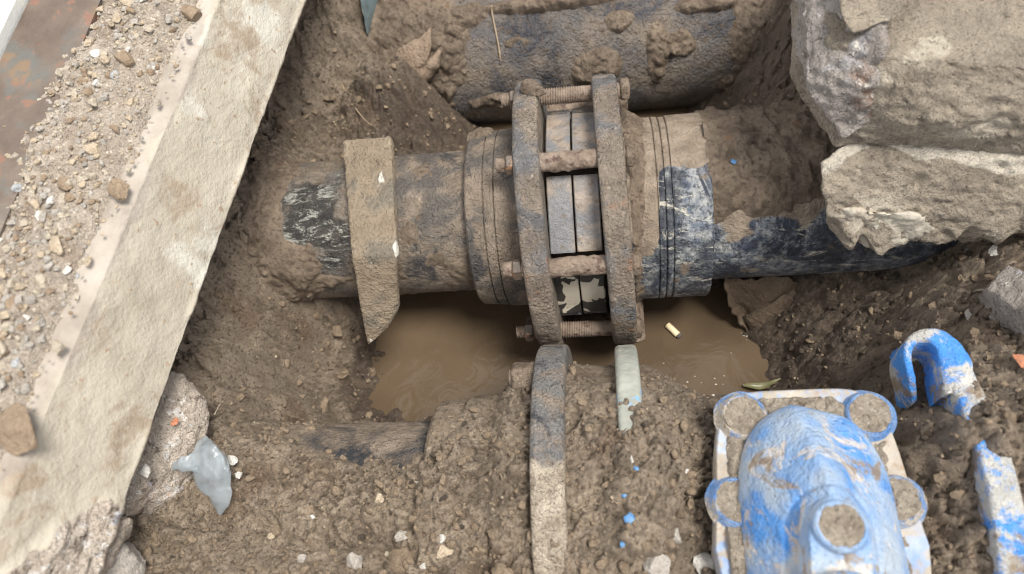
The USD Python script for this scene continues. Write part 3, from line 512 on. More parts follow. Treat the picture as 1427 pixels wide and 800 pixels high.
for k in range(8):
    pc = VPH + math.radians(45 * k)
    for a, b in ((gap0 + .001, (gap0 + gap1) / 2 - .0012), ((gap0 + gap1) / 2 + .0012, gap1 - .001)):
        hw = 0.335 + rng.uniform(-.01, .01); ph = np.linspace(pc - hw, pc + hw, 22); lift = rng.uniform(-.0012, .0012)
        flat = 0.5; rr = .1395 + lift + (1 / np.cos((ph - pc)) - 1) * .137 * flat + .0022 * np.exp(-((ph - pc - hw) / .05) ** 2)
        prof = [(a, -.012), (a, -.0012), (a + .0012, 0), (b - .0012, 0), (b, -.0012), (b, -.012)]
        v = np.array([[[x, -(r_ + o) * math.sin(p), (r_ + o) * math.cos(p)] for x, o in prof] for p, r_ in zip(ph, rr)])
        v = v.reshape(-1, 3); f = grid_faces(22, 6); caps = []
        for base, flip in ((0, 1), (21 * 6, 0)):
            t = np.array([[base, base + i, base + i + 1] for i in range(1, 5)]); caps.append(t if flip else t[:, ::-1])
        obj('segment', (v, np.vstack([f] + caps)), 'segment_dark' if k == 1 else 'segment', cl, smooth=30)
def hexnut(x0, x1, y, z, r):
    a = np.arange(6) * math.pi / 3 + 0.2
    pts = [[x, y + r * s * math.cos(t), z + r * s * math.sin(t)] for x, s in ((x0, .86), (x0 + .002, 1), (x1 - .002, 1), (x1, .86)) for t in a]
    return to_tm(hull(pts))
for k in range(8):
    pb = VPH + math.radians(22.5 + 45 * (k - 2)); by, bz = -.166 * math.sin(pb), .166 * math.cos(pb)
    threaded = k in (0, 3, 4)
    if threaded: dsp = lambda X, P, R, B: 0.0011 * np.sin(2 * np.pi * X / .0032 + P) * ss(XR0 + .01, XL1 + .05, X) + fbm(B, 90, 2, 3) * .0015
    else: dsp = lambda X, P, R, B, k=k: 0.0012 + fbm(B, 120, 3, k) * .006
    bo = obj('bolt', closed_rev((0, by, bz), [(XL1 - .024, .0078), (XL1 - .002, .0078), (XL1 + .002, .0105), (XR0 + .030, .0105), (XR0 + .044, .0085)], nth=28, step=.0008 if threaded else .0022, disp=dsp), 'rust_rod', cl, smooth=True)
    obj('nut', hexnut(XL1 - .0125, XL1 - .0005, by, bz, .0132), 'nut', bo, smooth=30)
    obj('nut', rough_hull(np.array(hexnut(XR0 + .0315, XR0 + .042, by, bz, .0150).vertices), .003, .0016, 80, .0008, k), 'mud', bo, smooth=50)
tl_, tph, _p = hit_cyl(733, 128, MID, .184)
obj('mud_clump', rough_hull(np.array([tl_ + .004, -.19 * math.sin(tph), .19 * math.cos(tph)]) + np.random.default_rng(4).normal(size=(16, 3)) * [.011, .010, .006], .003, .003, 60, .001), 'mud', cl, smooth=True)
q = hit_cyl(893, 470, MID, .150)[2]
obj('bracket', rough_hull([at(880, 395, -.06), at(893, 398, -.06), at(884, 478, -.09), at(899, 474, -.09), at(886, 430, -.04), at(896, 440, -.09)], .003, .002, 60, .001), 'rust_rod', cl, label='rusty lug on the right flange, reaching towards the water')

# bent strip leaning over the left pipe
st = thing('bent_strip', 'flat worn strip with a fold and pointed lower end, laid across the left pipe', 'strip', at(515, 330, .1))
A = [at(478, 196, .112), at(545, 190, .116), at(553, 354, .114), at(492, 359, .110)]
B = [at(492, 359, .110), at(553, 354, .114), at(556, 432, .030), at(540, 458, .010), at(514, 481, -.010), at(508, 450, .012)]
def plate(P, t, seed):
    P = np.array(P); n = np.cross(P[1] - P[0], P[2] - P[0]); n /= np.linalg.norm(n); n *= np.sign(n[2]) * t
    return rough_hull(np.vstack([P, P - n]), .004, .0016, 35, .0008, seed)
obj('upper_length', plate(A, .013, 2), 'strip_worn', st, smooth=40); obj('lower_length', plate(B, .011, 3), 'strip_worn', st, smooth=40)

# ------------------------------------------------------------------ lower line: pipe, coupling, gate valve
lw = thing('water_pipe', 'dark pipe mostly buried in earth at the near side, its crown bare and dusty', 'pipe', (-0.25, LOWY, 0))
obj('barrel', closed_rev(LOW, [(-0.60, .0985), (XA + .02, .0985)], nth=180, step=.006, disp=rust(0.001, 20, 51, 0.0008)), 'pipe_dark', lw, smooth=True)
R1 = xl_(765) - .002
lc = thing('flange_adaptor', 'earth-covered pipe coupling with one dark scarred ring flange and a sleeve, before the blue valve', 'pipe coupling', (R1, LOWY, 0))
obj('sleeve', rev(LOW, [(XA, .098), (XA, .118), (XA + .004, .122), (XA + .035, .124), (XA + .036, .121), (XA + .038, .121), (XA + .039, .126), (XB - .03, .129), (XB - .012, .143), (R1, .146)], nth=220, step=.003, disp=rust(.0022, 26, 52, .002)), 'mud_dry', lc, smooth=35)
look('flange_scarred', ((0.10, 0.10, 0.105), (0.20, 0.19, 0.175), 22.0), [dict(FILM, s=22.0, lo=.46, hi=.62, w=.85, d=.5), dict(c=(.035, .037, .045), s=26.0, lo=.57, hi=.64, w=.8, d=.6),
     dict(c=(.25,.205,.155), c2=(.45,.39,.31), cs=45.0, k='attr', a='bare', lo=.3, hi=.7), dict(c=(.17,.13,.095), s=70.0, lo=.57, hi=.66, w=.7)], rough=(.4, .8), bumps=[(75, .016), (240, .008)])
fv, ff = ring(LOW, R1, .035, .184, .115, 53)
fo = obj('flange', (fv, ff), 'flange_scarred', lc, smooth=True)
fph = np.arctan2(-(fv[:, 1] - LOWY), fv[:, 2]); b0_ = hit_cyl(775, 648, LOW, .184)[1]; bare = ss(-.1, .1, fph - b0_ + fbm(fv, 30, 3, 5) * 0.5)
UsdGeom.PrimvarsAPI(fo).CreatePrimvar('bare', Sdf.ValueTypeNames.FloatArray, 'vertex').Set(Vt.FloatArray.FromNumpy(bare.astype(np.float32)))
kx, kp, kk = hit_cyl(737, 527, LOW, .160)
kb = obj('bolt', closed_rev((0, kk[1], kk[2]), [(R1 - .03, .0105), (R1 + .01, .0105)], nth=24, step=.003, disp=rust(.001, 90, 2)), 'rust_rod', lc, smooth=True)
obj('nut', rough_hull(np.array(hexnut(R1 - .026, R1 + .001, kk[1], kk[2], .020).vertices), .003, .002, 70, .001), 'mud', kb, smooth=True)
obj('spool', rev(LOW, [(R1 + .035, .120), (xl_(868), .120)], nth=160, step=.006), 'mud_dry', lc, smooth=True)

V0 = xl_(868)
PZ = 0.170
pl_l, pl_r, pl_f = at(993, 700, PZ)[0], at(1281, 700, PZ)[0], at(1120, 541, PZ)[1]
PX, PA = (pl_l + pl_r) / 2, (pl_r - pl_l) / 2; PB = 0.152; PY = pl_f - PB
vv = thing('gate_valve', 'blue painted cast iron gate valve, dusty, its bolted bonnet filling the lower right', 'valve', (PX, PY, 0))
fl = obj('flange', ring(LOW, V0, .026, .180, .09, 61, .0016), 'blue_grey', vv, smooth=45, label='grey-green flange with a patch of blue paint')
VR = .378; LOWR = LOW + [0, -.022, 0]
obj('flange', ring(LOWR, VR, .029, .186, .09, 62, .0016), 'blue_worn', vv, smooth=45, label='blue flange rim showing through the earth at right')
def ribbon(pts, wid, depth, n=70, seed=1):
    from scipy.interpolate import make_interp_spline
    t = np.linspace(0, 1, len(pts)); q = np.linspace(0, 1, n); P = make_interp_spline(t, np.array(pts), k=3)(q); w = np.interp(q, t, wid); dd = np.interp(q, t, depth)
    T = np.gradient(P, axis=0); N = np.stack([-T[:, 1], T[:, 0], 0 * T[:, 0]], 1); N /= np.linalg.norm(N, axis=1, keepdims=True); Zu = np.array([0, 0, 1.0])
    sec = [(1, -1.0), (1, -.5), (1, -.12), (.86, -.03), (.4, .0), (-.4, .0), (-.86, -.03), (-1, -.12), (-1, -.5), (-1, -1.0)]
    v = np.stack([P + N * (w * a)[:, None] + Zu * (dd * b)[:, None] for a, b in sec], 1); v = v + (fbm(v, 50, 3, seed) * .004)[..., None] * [1, 1, .6]
    k = len(sec); v = v.reshape(-1, 3); f = grid_faces(n, k, True); cap = lambda o, fl: np.array([[o, o + i, o + i + 1] for i in range(1, k - 1)])[:, ::fl]
    return v, np.vstack([f, cap(0, 1), cap((n - 1) * k, -1)])
obj('flange_lug', ribbon([at(*p) for p in ((1276, 560, .110), (1270, 525, .138), (1265, 492, .150), (1274, 472, .154), (1296, 466, .156), (1320, 478, .154), (1334, 506, .156), (1344, 548, .160))], [.0038, .0040, .0045, .0055, .0075, .012, .016, .017], [.05] * 8), 'blue_worn', vv, smooth=50)
obj('body', cat(rev(LOW, [(V0 + .02, .095), (V0 + .05, .085), (PX - .07, .095), (PX - .04, .115), (PX + .04, .10), (PX + .08, .06), (VR, .055)], nth=120, step=.008)), 'blue_dusty', vv, smooth=True)
from shapely.geometry import Polygon
th = np.linspace(0, 2 * np.pi, 200, endpoint=False)
def outline(a, b, e): return np.stack([a * np.sign(np.cos(th)) * np.abs(np.cos(th)) ** (2 / e), b * np.sign(np.sin(th)) * np.abs(np.sin(th)) ** (2 / e)], 1)
def lofted(c, layers, close=True):
    v = np.vstack([np.column_stack([o + c[:2], np.full(len(o), z)]) for o, z in layers]); n = len(layers[0][0])
    f = grid_faces(len(layers), n, True)[:, ::-1]; k = len(v); v = np.vstack([v, [*c[:2], layers[0][1]], [*c[:2], layers[-1][1]]]); i = np.arange(n); j = (i + 1) % n; o = (len(layers) - 1) * n
    return v, np.vstack([f, np.stack([np.full(n, k), j, i], 1), np.stack([np.full(n, k + 1), o + i, o + j], 1)])
bl = outline(PA - .004, PB, 5.5)
bl = bl * np.column_stack([1 - .07 * ss(.03, .15, bl[:, 1]), np.ones(len(bl))])                      # a little narrower at the far end
bl += np.column_stack([np.sign(bl[:, 0]) * .006 * np.exp(-((bl[:, 1] + .0) / .028) ** 2) * (np.abs(bl[:, 0]) > .05), np.zeros(len(bl))])
obj('neck', lofted((PX, PY), [(outline(PA * .80, PB * .82, 4), .02), (outline(PA * .80, PB * .82, 4), PZ - .05), (bl * .98, PZ - .045), (bl, PZ - .042), (bl, PZ - .026), (bl * .98, PZ - .0245)]), 'blue_dusty', vv, smooth=40)
bon = obj('bonnet', lofted((PX, PY), [(bl * .985, PZ - .023), (bl, PZ - .021), (bl, PZ - .004), (bl * .992, PZ - .0012), (bl * .975, PZ)]), 'blue_dusty', vv, smooth=50)
# the bonnet's hood, a cast shell with a ridge, and the raised gland pad that carries the stem
hs = .0013
u, v_ = np.arange(-PA * 1.0, PA * 1.0, hs), np.arange(-PB * 1.0, PB * 1.0, hs); U, V = np.meshgrid(u, v_, indexing='ij')
gp = at(1173, 732, PZ + .098); gu, gw = gp[0] - PX, gp[1] - PY
def hood(U, V):
    b = PB - .030; a = .0705 - .009 * ss(.05, b, V)
    b = PB - .021; qd = np.abs(U / a) ** 5.0 + np.abs((V + np.where(V > 0, np.where(U < -.012, .40, .20) * (np.sqrt((U + .012) ** 2 + .00003) - .0055), 0)) / b) ** 6.0; E = np.clip(1 - qd, 0, 1) ** .38
    rl = np.sqrt(((U + .014 - .10 * (b - V)) / .062) ** 2 + .0015)
    h = (.034 + .060 * np.clip(1 - rl, -.5, 1)) * (1 - .42 * ss(.03, .125, V)) * E
    h = h - .006 * np.exp(-((U - .030 + .1 * V) / .012) ** 2) * ss(.0, .06, V) * E
    d = np.hypot((U - gu) / 1.0, np.clip(np.maximum(V - gw, 0), 0, 9) + 0 * V)                       # pad: a stadium from the far bolt towards the viewer
    d = np.hypot(U - gu + .10 * np.clip(gw - V, 0, .1), np.where(V > gw, V - gw, 0))
    ped = .089 - .085 * ss(.0235, .0350, d) ** 1.0
    h = h - .0035 * np.exp(-((d - .0365) / .0020) ** 2) * E
    k = .006; m_ = np.maximum(h, ped); df = np.abs(h - ped); sm = m_ + np.where(df < k, (k - df) ** 2 / (4 * k), 0)
    return np.where(qd < 1, np.maximum(sm * np.clip((1 - qd) / .04, 0, 1) ** .5, -.0), -.004)
H = hood(U, V); P_ = np.stack([U + PX, V + PY, H], -1)
H = H + np.where(H > 0, fbm(P_, 30, 3, 2) * .0022, 0)
Hv = np.stack([U + PX, V + PY, H + PZ], -1).reshape(-1, 3); hf = grid_faces(*U.shape); hf = hf[(H.ravel()[hf] > -.001).any(1)]
obj('hood', drop_unused(Hv, hf), 'blue_paint', bon, smooth=True)
def zrev(c, prof, nth=64, disp=None):
    prof = np.array(prof); a = np.linspace(0, 2 * np.pi, nth, endpoint=False)
    R = prof[:, 0][:, None] * np.ones(nth); v = np.stack([R * np.cos(a), R * np.sin(a), prof[:, 1][:, None] * np.ones(nth)], -1) + np.asarray(c)
    if disp is not None: v = v + disp(v)[..., None] * (v - np.asarray(c)) * 1.0
    return v.reshape(-1, 3), grid_faces(len(prof), nth, True)
def boss(c, R, h, lip, hole, parent, name='bolt_boss', mat='blue_lug'):
    b = obj(name, zrev(c, [(R + .006, -.003), (R + .002, .002), (R, h - .003), (R - .0015, h - .0008), (R - lip * .5, h), (R - lip + .001, h - .001), (R - lip, h - .003), (R - lip, h - hole)], disp=lambda v: fbm(v, 60, 2, 1) * .12), mat, parent, smooth=45)
    r_ = rng.uniform; n = 40; aa = np.linspace(-1, 1, n); a, b_ = np.meshgrid(aa, aa, indexing='ij'); rad = np.hypot(a, b_)
    zz = h - hole * .55 + clods((n, n), 2 * (R - lip) / n, 260, .0012, .005, rng, flat=.8, warp=.001) * .8 - .002 * (1 - rad) ; pts = np.stack([a * (R - lip + .002), b_ * (R - lip + .002), zz], -1).reshape(-1, 3) + np.asarray(c)
    f = grid_faces(n, n); f = f[(rad.ravel()[f] < 1.02).all(1)]
    obj('dirt', drop_unused(pts, f), 'mud_pale', parent, smooth=True); return b
def onplate(px, py, dz=0.0): return at(px, py, PZ + dz)
for px, py in ((1037, 580), (1212, 577), (1026, 698), (1252, 696)):
    p = onplate(px, py, .008); boss((p[0], p[1], PZ - .001), .0222, .0115, .0045, .0045, vv)
for du in (-1, 1):
    boss((PX + du * .062, PY - PB + .03, PZ - .001), .0235, .0125, .0055, .011, vv)
boss((gp[0], gp[1], PZ + .082), .0218, .0150, .0060, .0050, vv, 'gland_bolt', 'blue_paint')
boss((gp[0] - .006, gp[1] - .066, PZ + .082), .030, .030, .006, .010, vv, 'stem_housing', 'blue_paint')
# dirt lying on the bonnet between rim and hood
D = clods(U.shape, hs, 2600, .0015, .008, rng, flat=.8, warp=.002) + noise2(U.shape, .02 / hs, rng, 3) * .006
inner = np.abs(U / (PA - .010)) ** 6 + np.abs(V / (PB - .010)) ** 6
spots = np.full(U.shape, -.012)
for px, py, rx, ry, t in ((1110, 572, .035, .012, .004), (1150, 578, .030, .012, .004), (1080, 560, .02, .008, .002), (1030, 640, .010, .022, .006), (1225, 650, .012, .03, .001), (1235, 730, .014, .05, .000), (1028, 770, .011, .025, .006), (1240, 790, .014, .03, .004), (1200, 600, .014, .014, .001)):
    p = onplate(px, py); spots = np.maximum(spots, t - .010 * np.clip(np.hypot((U + PX - p[0]) / rx, (V + PY - p[1]) / ry) - .6, 0, 9))
Dz = np.where(inner < 1, D * 1.25 + spots, -.01)
dv = np.stack([U + PX, V + PY, PZ + Dz], -1).reshape(-1, 3); df_ = grid_faces(*U.shape); df_ = df_[(Dz.ravel()[df_] > -.001).any(1)]
obj('dirt', drop_unused(dv, df_), 'mud_pale', vv, smooth=True)

# ------------------------------------------------------------------ concrete slab at left, with gravel on it
SB, ST = .245, .355
def line(pa, pb, z):
    a, b = at(*pa, z), at(*pb, z); return a, (b - a)
ba, bd = line((425, 0), (245, 500), SB); ta, td = line((298, 0), (60, 560), ST)
sl = np.linspace(-0.55, 1.52, 420)
rngk = np.random.default_rng(5)
def strip_rows(s):
    B_, T_ = ba + bd * s, ta + td * s
    return B_, T_
perim = []                                                             # around the section: underside, face, arris, top
dn = np.array([-td[1], td[0], 0]); dn /= np.linalg.norm(dn); dn *= np.sign(dn[0])                   # towards the trench
rows = []
for s in sl:
    B_, T_ = strip_rows(s); fc = T_ - B_
    low = B_ - dn * .30; low[2] = SB - .01; back = T_ - dn * .36; back[2] = ST - .005
    row = [low]
    row += [low + (B_ - low) * t for t in np.linspace(0, 1, 14)[1:]]
    row += [B_ + fc * t * .94 for t in np.linspace(0, 1, 60)[1:]]
    c0 = B_ + fc * .94
    row += [c0 + (T_ - dn * .014 - c0) * t for t in np.linspace(0, 1, 9)[1:]]
    row += [T_ - dn * .014 + (back - T_ + dn * .014) * t for t in np.linspace(0, 1, 30)[1:]]
    rows.append(row)
rows = np.array(rows); nS, nP = rows.shape[:2]
endfall = fbm(rows[-1] * 1.0, 30, 3, 8) * .10
w_end = ss(1.25, 1.52, sl)[:, None]
v = rows + (w_end * endfall[None])[..., None] * (bd / np.linalg.norm(bd))
nrm = np.cross(np.gradient(v, axis=0), np.gradient(v, axis=1)); nrm /= np.linalg.norm(nrm, axis=2, keepdims=True) + 1e-12
nrm *= -np.sign((nrm[:, 40] @ dn).mean())
brk = ss(1.30, 1.36, sl[:, None] + fbm(v, 14, 3, 77) * .25)
dsp = fbm(v, 9, 4, 3) * .008 + fbm(v, 45, 4, 6) * .0035 + brk * (ridged(v, 40, 3, 8) * .02 - .008)
edge_k = np.exp(-((np.arange(nP) - 14) / 2.2) ** 2)[None] + np.exp(-((np.arange(nP) - 75) / 3.0) ** 2)[None]
dsp = dsp - edge_k * np.clip(fbm(v, 26, 4, 9) + .02, 0, 1) * .016
v = v + nrm * np.where(np.arange(nP)[None, :, None] > 12, dsp[..., None], 0)
slab = thing('concrete_slab', 'long pale concrete kerb slab bridging the left edge of the trench', 'concrete slab', ba + bd * .5)
F_ = grid_faces(nS, nP)
pcol = F_.min(1) % nP; face_part = pcol < 71
ctr = v.reshape(-1, 3)[F_].mean(1); bk = brk.ravel()[F_].mean(1) > .5
arr = (ss(64, 76, np.arange(nP)[None] + fbm(v, 22, 4, 12) * 34) * (1 - .75 * ss(84, 96, np.arange(nP)[None] + fbm(v, 30, 4, 13) * 14))).ravel()
for nm, sel, mt_ in (('face', face_part & ~bk, 'concrete_smooth'), ('arris', ~face_part & ~bk, 'concrete_smooth'), ('broken_end', bk, 'concrete_broken')):
    us = np.unique(F_[sel]); po = obj(nm, drop_unused(v.reshape(-1, 3), F_[sel][:, ::-1]), mt_, slab, smooth=True); primvar(po, 'arris', arr[us])
e = v[-1]; k = len(e); ecap = (np.vstack([e, e.mean(0)]), np.array([[i, (i + 1) % k, k] for i in range(k)]))
obj('end_face', ecap, 'concrete_broken', slab)

# gravel bed on the slab
def slab_pt(px, py, lift=0.0): return at(px, py, ST + lift)
ax_u = td / np.linalg.norm(td); ax_u[2] = 0; ax_u /= np.linalg.norm(ax_u); ax_v = -dn
o = ta.copy()
gs = .0022; gu_, gv_ = np.arange(-.15, .85, gs), np.arange(.010, .200, gs); GU, GV = np.meshgrid(gu_, gv_, indexing='ij')
prof_h = .004 + .016 * ss(.008, .05, GV) - .004 * ss(.12, .2, GV)
rng = np.random.default_rng(33)
gh = prof_h + clods(GU.shape, gs, 5200, .0022, .010, rng, power=2.2, flat=.9, warp=.0015) + noise2(GU.shape, .05 / gs, rng, 3) * .016 - .010 * ss(.03, .012, GV)
gpos = o + GU[..., None] * ax_u + GV[..., None] * ax_v; gpos[..., 2] = ST - .004 + gh
gf = grid_faces(*GU.shape)
gf = gf if np.cross(gpos[1, 0] - gpos[0, 0], gpos[0, 1] - gpos[0, 0])[2] < 0 else gf[:, ::-1]
obj('gravel_bed', (gpos.reshape(-1, 3), gf), 'gravel_bed', kind='stuff', smooth=True, label='dusty grey gravel and grit lying on the concrete slab', cat='gravel')
grav_h = RegularGridInterpolator((gu_, gv_), gh, bounds_error=False, fill_value=.01)
def grav(px, py):
    p = at(px, py, ST + .012); d = p - o; a, b = d @ ax_u, d @ ax_v
    return np.array([p[0], p[1], ST - .004 + float(grav_h((a, b)))])
TONES = ['stone_cream', 'stone_grey', 'stone_tan', 'stone_brown', 'stone_white', 'stone_blue']
small = {t: [] for t in TONES[:4]}
for k in range(4200):
    a, b = rng.uniform(-.14, .84), .004 + .181 * rng.random() ** .9; r = .0016 * (1 - rng.random()) ** -.45; r = min(r, .0048)
    p = o + a * ax_u + b * ax_v; p[2] = ST - .004 + float(grav_h((a, b))) + r * .3
    small[TONES[int(rng.choice(4, p=[.3, .3, .25, .15]))]].append(stone(p, r, rng, .7, 1))
for t, ms in small.items():
    obj('fine_gravel', cat(*ms), t, kind='stuff', smooth=40, label='fine ' + t.split('_')[1] + ' grit scattered over the gravel on the slab', cat='gravel')
SPECIAL = [(163, 262, .0175, 'stone_brown', 'brown rounded lump of earth at the inner edge of the slab, largest in the gravel', .65), (62, 396, .0085, 'stone_cream', 'cream blocky stone in the middle of the gravel on the slab', .8), (78, 483, .0085, 'stone_cream', 'pale hooked stone low in the gravel on the slab', .7), (11, 494, .010, 'stone_cream', 'cream wedge stone at the left end of the gravel', .7),
           (180, 90, .013, 'stone_brown', 'brown lump in the upper gravel beside the rusty steel', .7), (185, 15, .011, 'stone_tan', 'tan stone at the top of the gravel', .7), (207, 5, .010, 'stone_white', 'whitish stone at the top edge of the gravel', .7), (235, 28, .008, 'stone_grey', 'grey flattish stone high in the gravel near the kerb arris', .6), (262, 12, .019, 'stone_brown', 'big brown clod at the top corner of the slab', .6),
           (83, 345, .011, 'stone_tan', 'broad tan stone mid gravel beside cream pebbles', .6), (203, 144, .0065, 'stone_white', 'small bright white pebble in upper gravel', .8), (135, 212, .009, 'stone_tan', 'dull tan stone beside the rusty steel', .7), (100, 262, .012, 'stone_brown', 'low brown lump in the gravel near the rusty steel', .6), (20, 598, .030, 'stone_brown', 'large smooth brown clod of earth at the left frame edge, on the slab', .55), (62, 306, .007, 'stone_white', 'whitish flat pebble in the gravel, left of the tan stone', .6), (118, 360, .006, 'stone_tan', 'little buff pebble near the slab arris', .8)]
for px, py, r, t, lab, fl_ in SPECIAL:
    p = grav(px, py); obj('gravel_stone', stone(p + [0, 0, r * .25], r, rng, fl_, 3), t, label=lab, cat='stone', group='stones in the gravel on the slab', smooth=22)
picks = []
for k in range(150):
    px, py = rng.uniform(20, 250), rng.uniform(0, 560); t_ = (py / 560)
    xr, xl2 = 285 - 238 * t_, 120 - 240 * t_
    lo_, hi_ = max(3, xl2 + 25), xr - 28
    px = rng.uniform(lo_, hi_) if hi_ > lo_ else hi_
    p = grav(px, py); r = rng.uniform(.0036, .0072); t = TONES[int(rng.choice(6, p=[.26, .24, .24, .16, .06, .04]))]; fl_ = rng.uniform(.55, .85)
    w = (px - xl2) / (xr - xl2)
    where = ('in topmost gravel', 'in upper gravel', 'in middle gravel', 'in lower gravel', 'in bottom gravel')[min(4, int(t_ * 5))]
    side = 'beside the rusty steel' if w < .4 else ('along the pale slab edge' if w > .68 else 'midway across the bed')
    size = 'small' if r < .0048 else ('medium' if r < .0060 else 'larger')
    picks.append(((size, t.split('_')[1], 'flat' if fl_ < .68 else 'chunky', where, side), py, p, r, t, fl_))
same = {}
for q in sorted(picks, key=lambda q: q[1]): same.setdefault(q[0], []).append(q)
ORD = ['uppermost', 'second from the top', 'third from the top', 'fourth from the top', 'fifth from the top', 'sixth from the top']
for key, qs in same.items():
    for n_, (_, py, p, r, t, fl_) in enumerate(qs):
        lab = f'{key[0]} {key[2]} {key[1]} stone {key[3]}, {key[4]}' + (f', {ORD[n_]}' if len(qs) > 1 else '')
        obj('gravel_stone', stone(p + [0, 0, r * .3], r, rng, fl_, 2), t, label=lab, cat='stone', group='stones in the gravel on the slab', smooth=22)
# rusty steel section and white edge beyond the gravel
ra, rd = line((136, 0), (-14, 345), ST + .02); rd /= np.linalg.norm(rd); rn = np.array([-rd[1], rd[0], 0]); rn *= np.sign(-rn[0])
def beam(sec, a, d, n, s0, s1, seed, amp, ns=120):
    s = np.linspace(s0, s1, ns); sec = np.array(sec)
    v = a[None, None] + s[:, None, None] * d + sec[None, :, :1] * n + sec[None, :, 1:] * np.array([0, 0, 1.0]); v = v + (fbm(v, 20, 3, seed) * amp)[..., None] * [0, 0, 1.0]
    return v.reshape(-1, 3), grid_faces(ns, len(sec), True)
def sec_of(pts, step=.006):
    out = []; pts = np.array(pts)
    for a, b in zip(pts, np.roll(pts, -1, 0)):
        k = max(1, int(np.linalg.norm(b - a) / step)); out += [a + (b - a) * t for t in np.linspace(0, 1, k, endpoint=False)]
    return out
obj('steel_channel', beam(sec_of([(0, -.03), (-.004, .0), (.003, .004), (.074, .010), (.078, .004), (.078, -.03)]), ra, rd, rn, -.25, .6, 4, .002), 'rust_steel', label='rusty blotched steel section lying beside the gravel at the upper left', cat='steel section', smooth=40)
obj('white_board', beam(sec_of([(.0785, -.03), (.0785, .020), (.082, .024), (.20, .026), (.20, -.03)]), ra, rd, rn, -.25, .6, 6, .0015), 'white_edge', label='white edge of a board in the upper left corner beyond the rusty steel', cat='board', smooth=40)

# rubble under and below the slab
def lump_at(pts, edge, amp, scale, fine, seed, strat=None, rnd=1): return rough_hull([at(*p) for p in pts], edge, amp, scale, fine, seed, rnd, strat)
obj('concrete_rubble', lump_at([(235, 520, .20), (200, 560, .21), (290, 600, .15), (285, 565, .16), (265, 660, .13), (225, 700, .14), (170, 720, .19), (150, 640, .20), (288, 610, .10), (230, 715, .10), (250, 530, .13)], .004, .014, 24, .005, 3), 'concrete_broken', label='broken lump of aggregate concrete under the slab, a plastic scrap on it', cat='concrete rubble', smooth=True)
obj('concrete_rubble', lump_at([(95, 735, .25), (160, 705, .25), (190, 720, .22), (150, 780, .22), (120, 830, .22), (0, 850, .27), (0, 760, .27), (60, 745, .27), (170, 740, .16), (100, 840, .16)], .004, .014, 26, .005, 6), 'concrete_broken', label='broken concrete with red brick specks in the lower left corner', cat='concrete rubble', smooth=True)
obj('grey_rock', lump_at([(140, 765, .20), (165, 752, .205), (200, 790, .17), (205, 840, .17), (120, 840, .21), (180, 760, .15), (210, 810, .13)], .004, .012, 30, .004, 9), 'stone_grey', label='rough grey rock at the bottom edge beside the concrete rubble', cat='rock', smooth=True)

# ------------------------------------------------------------------ broken concrete block at upper right
bk_ = thing('broken_concrete_block', 'big broken block of grey concrete with a long crack, overhanging the pipe at upper right', 'concrete block', at(1300, 200, .12))
strat = lambda v: (meshkit.fbm(v * np.array([40.0, 60.0, 90.0]) + 5, 4, 3) - .5) * .006 + (meshkit.fbm(v * 150.0, 3, 8) - .5) * .006 - .004 * np.clip(meshkit.noise(v * 120.0, 5) - .68, 0, 1) * 4
up = lump_at([(1114, -80, .30), (1106, 20, .27), (1106, 110, .25), (1140, 165, .235), (1168, 200, .226), (1225, 178, .236), (1290, 203, .236), (1440, 217, .236), (1520, 217, .236), (1130, -80, .33), (1160, 60, .325), (1240, 80, .335), (1440, 70, .335), (1520, -80, .34), (1520, 100, .335), (1225, 130, .30), (1300, 165, .29), (1440, 165, .29), (1110, 60, .14), (1170, 190, .14), (1500, 200, .14), (1130, -80, .14), (1500, -80, .14)], .0034, .005, 14, .0026, 12, strat, 0)
obj('upper_layer', up, 'concrete_block', bk_, smooth=True)
wv_ = lump_at([(1106, -60, .297), (1120, 20, .312), (1120, 100, .298), (1145, 150, .272), (1175, 190, .25), (1215, 170, .262), (1220, 110, .315), (1235, 60, .346), (1200, 0, .343), (1220, -60, .343), (1112, 20, .2), (1170, 190, .2), (1215, 100, .2)], .0032, .013, 20, .0055, 17)
obj('broken_corner', wv_, 'concrete_rough', bk_, smooth=True)
obj('patch', lump_at([(1162, -30, .352), (1170, 30, .350), (1185, 48, .345), (1240, 30, .352), (1262, 0, .352), (1262, -40, .352), (1200, 40, .33), (1200, -30, .33)], .004, .004, 30, .0018, 5), 'concrete_block', bk_, smooth=True, label='flat grey patch on top of the block')
lo = lump_at([(1146, 228, .219), (1170, 208, .226), (1226, 183, .236), (1290, 207, .234), (1360, 221, .232), (1440, 225, .230), (1520, 225, .230), (1147, 260, .205), (1155, 305, .175), (1158, 318, .150), (1230, 340, .142), (1300, 320, .150), (1440, 318, .158), (1520, 318, .16), (1520, 300, .175), (1440, 298, .178), (1240, 310, .17), (1160, 240, .12), (1170, 300, .11), (1240, 330, .11), (1500, 310, .11), (1500, 230, .11)], .0032, .0045, 20, .0026, 15, strat, 0)
lv = np.array(lo.vertices); lpx = pix(lv)
lo.vertices = lv + np.clip((fbm(lv * [1, 1, .3], 32, 3, 4)) * 2.2, -.6, 1)[:, None] * (ss(285, 330, lpx[:, 1]) * .022)[:, None] * np.array([0.1, -1, -.3])
lv = np.array(lo.vertices); crackl = np.array([at(*p) for p in ((1146, 228, .219), (1170, 208, .226), (1226, 183, .236), (1290, 207, .234), (1360, 221, .232), (1440, 225, .230))])
dl = np.min([np.linalg.norm(lv - (a + (b - a) * np.clip(((lv - a) @ (b - a)) / ((b - a) @ (b - a)), 0, 1)[:, None]), axis=1) for a, b in zip(crackl[:-1], crackl[1:])], 0)
lob = obj('lower_layer', lo, 'concrete_block', bk_, smooth=True); primvar(lob, 'lip', ss(.016, .006, dl + fbm(lv, 40, 4, 2) * .022))
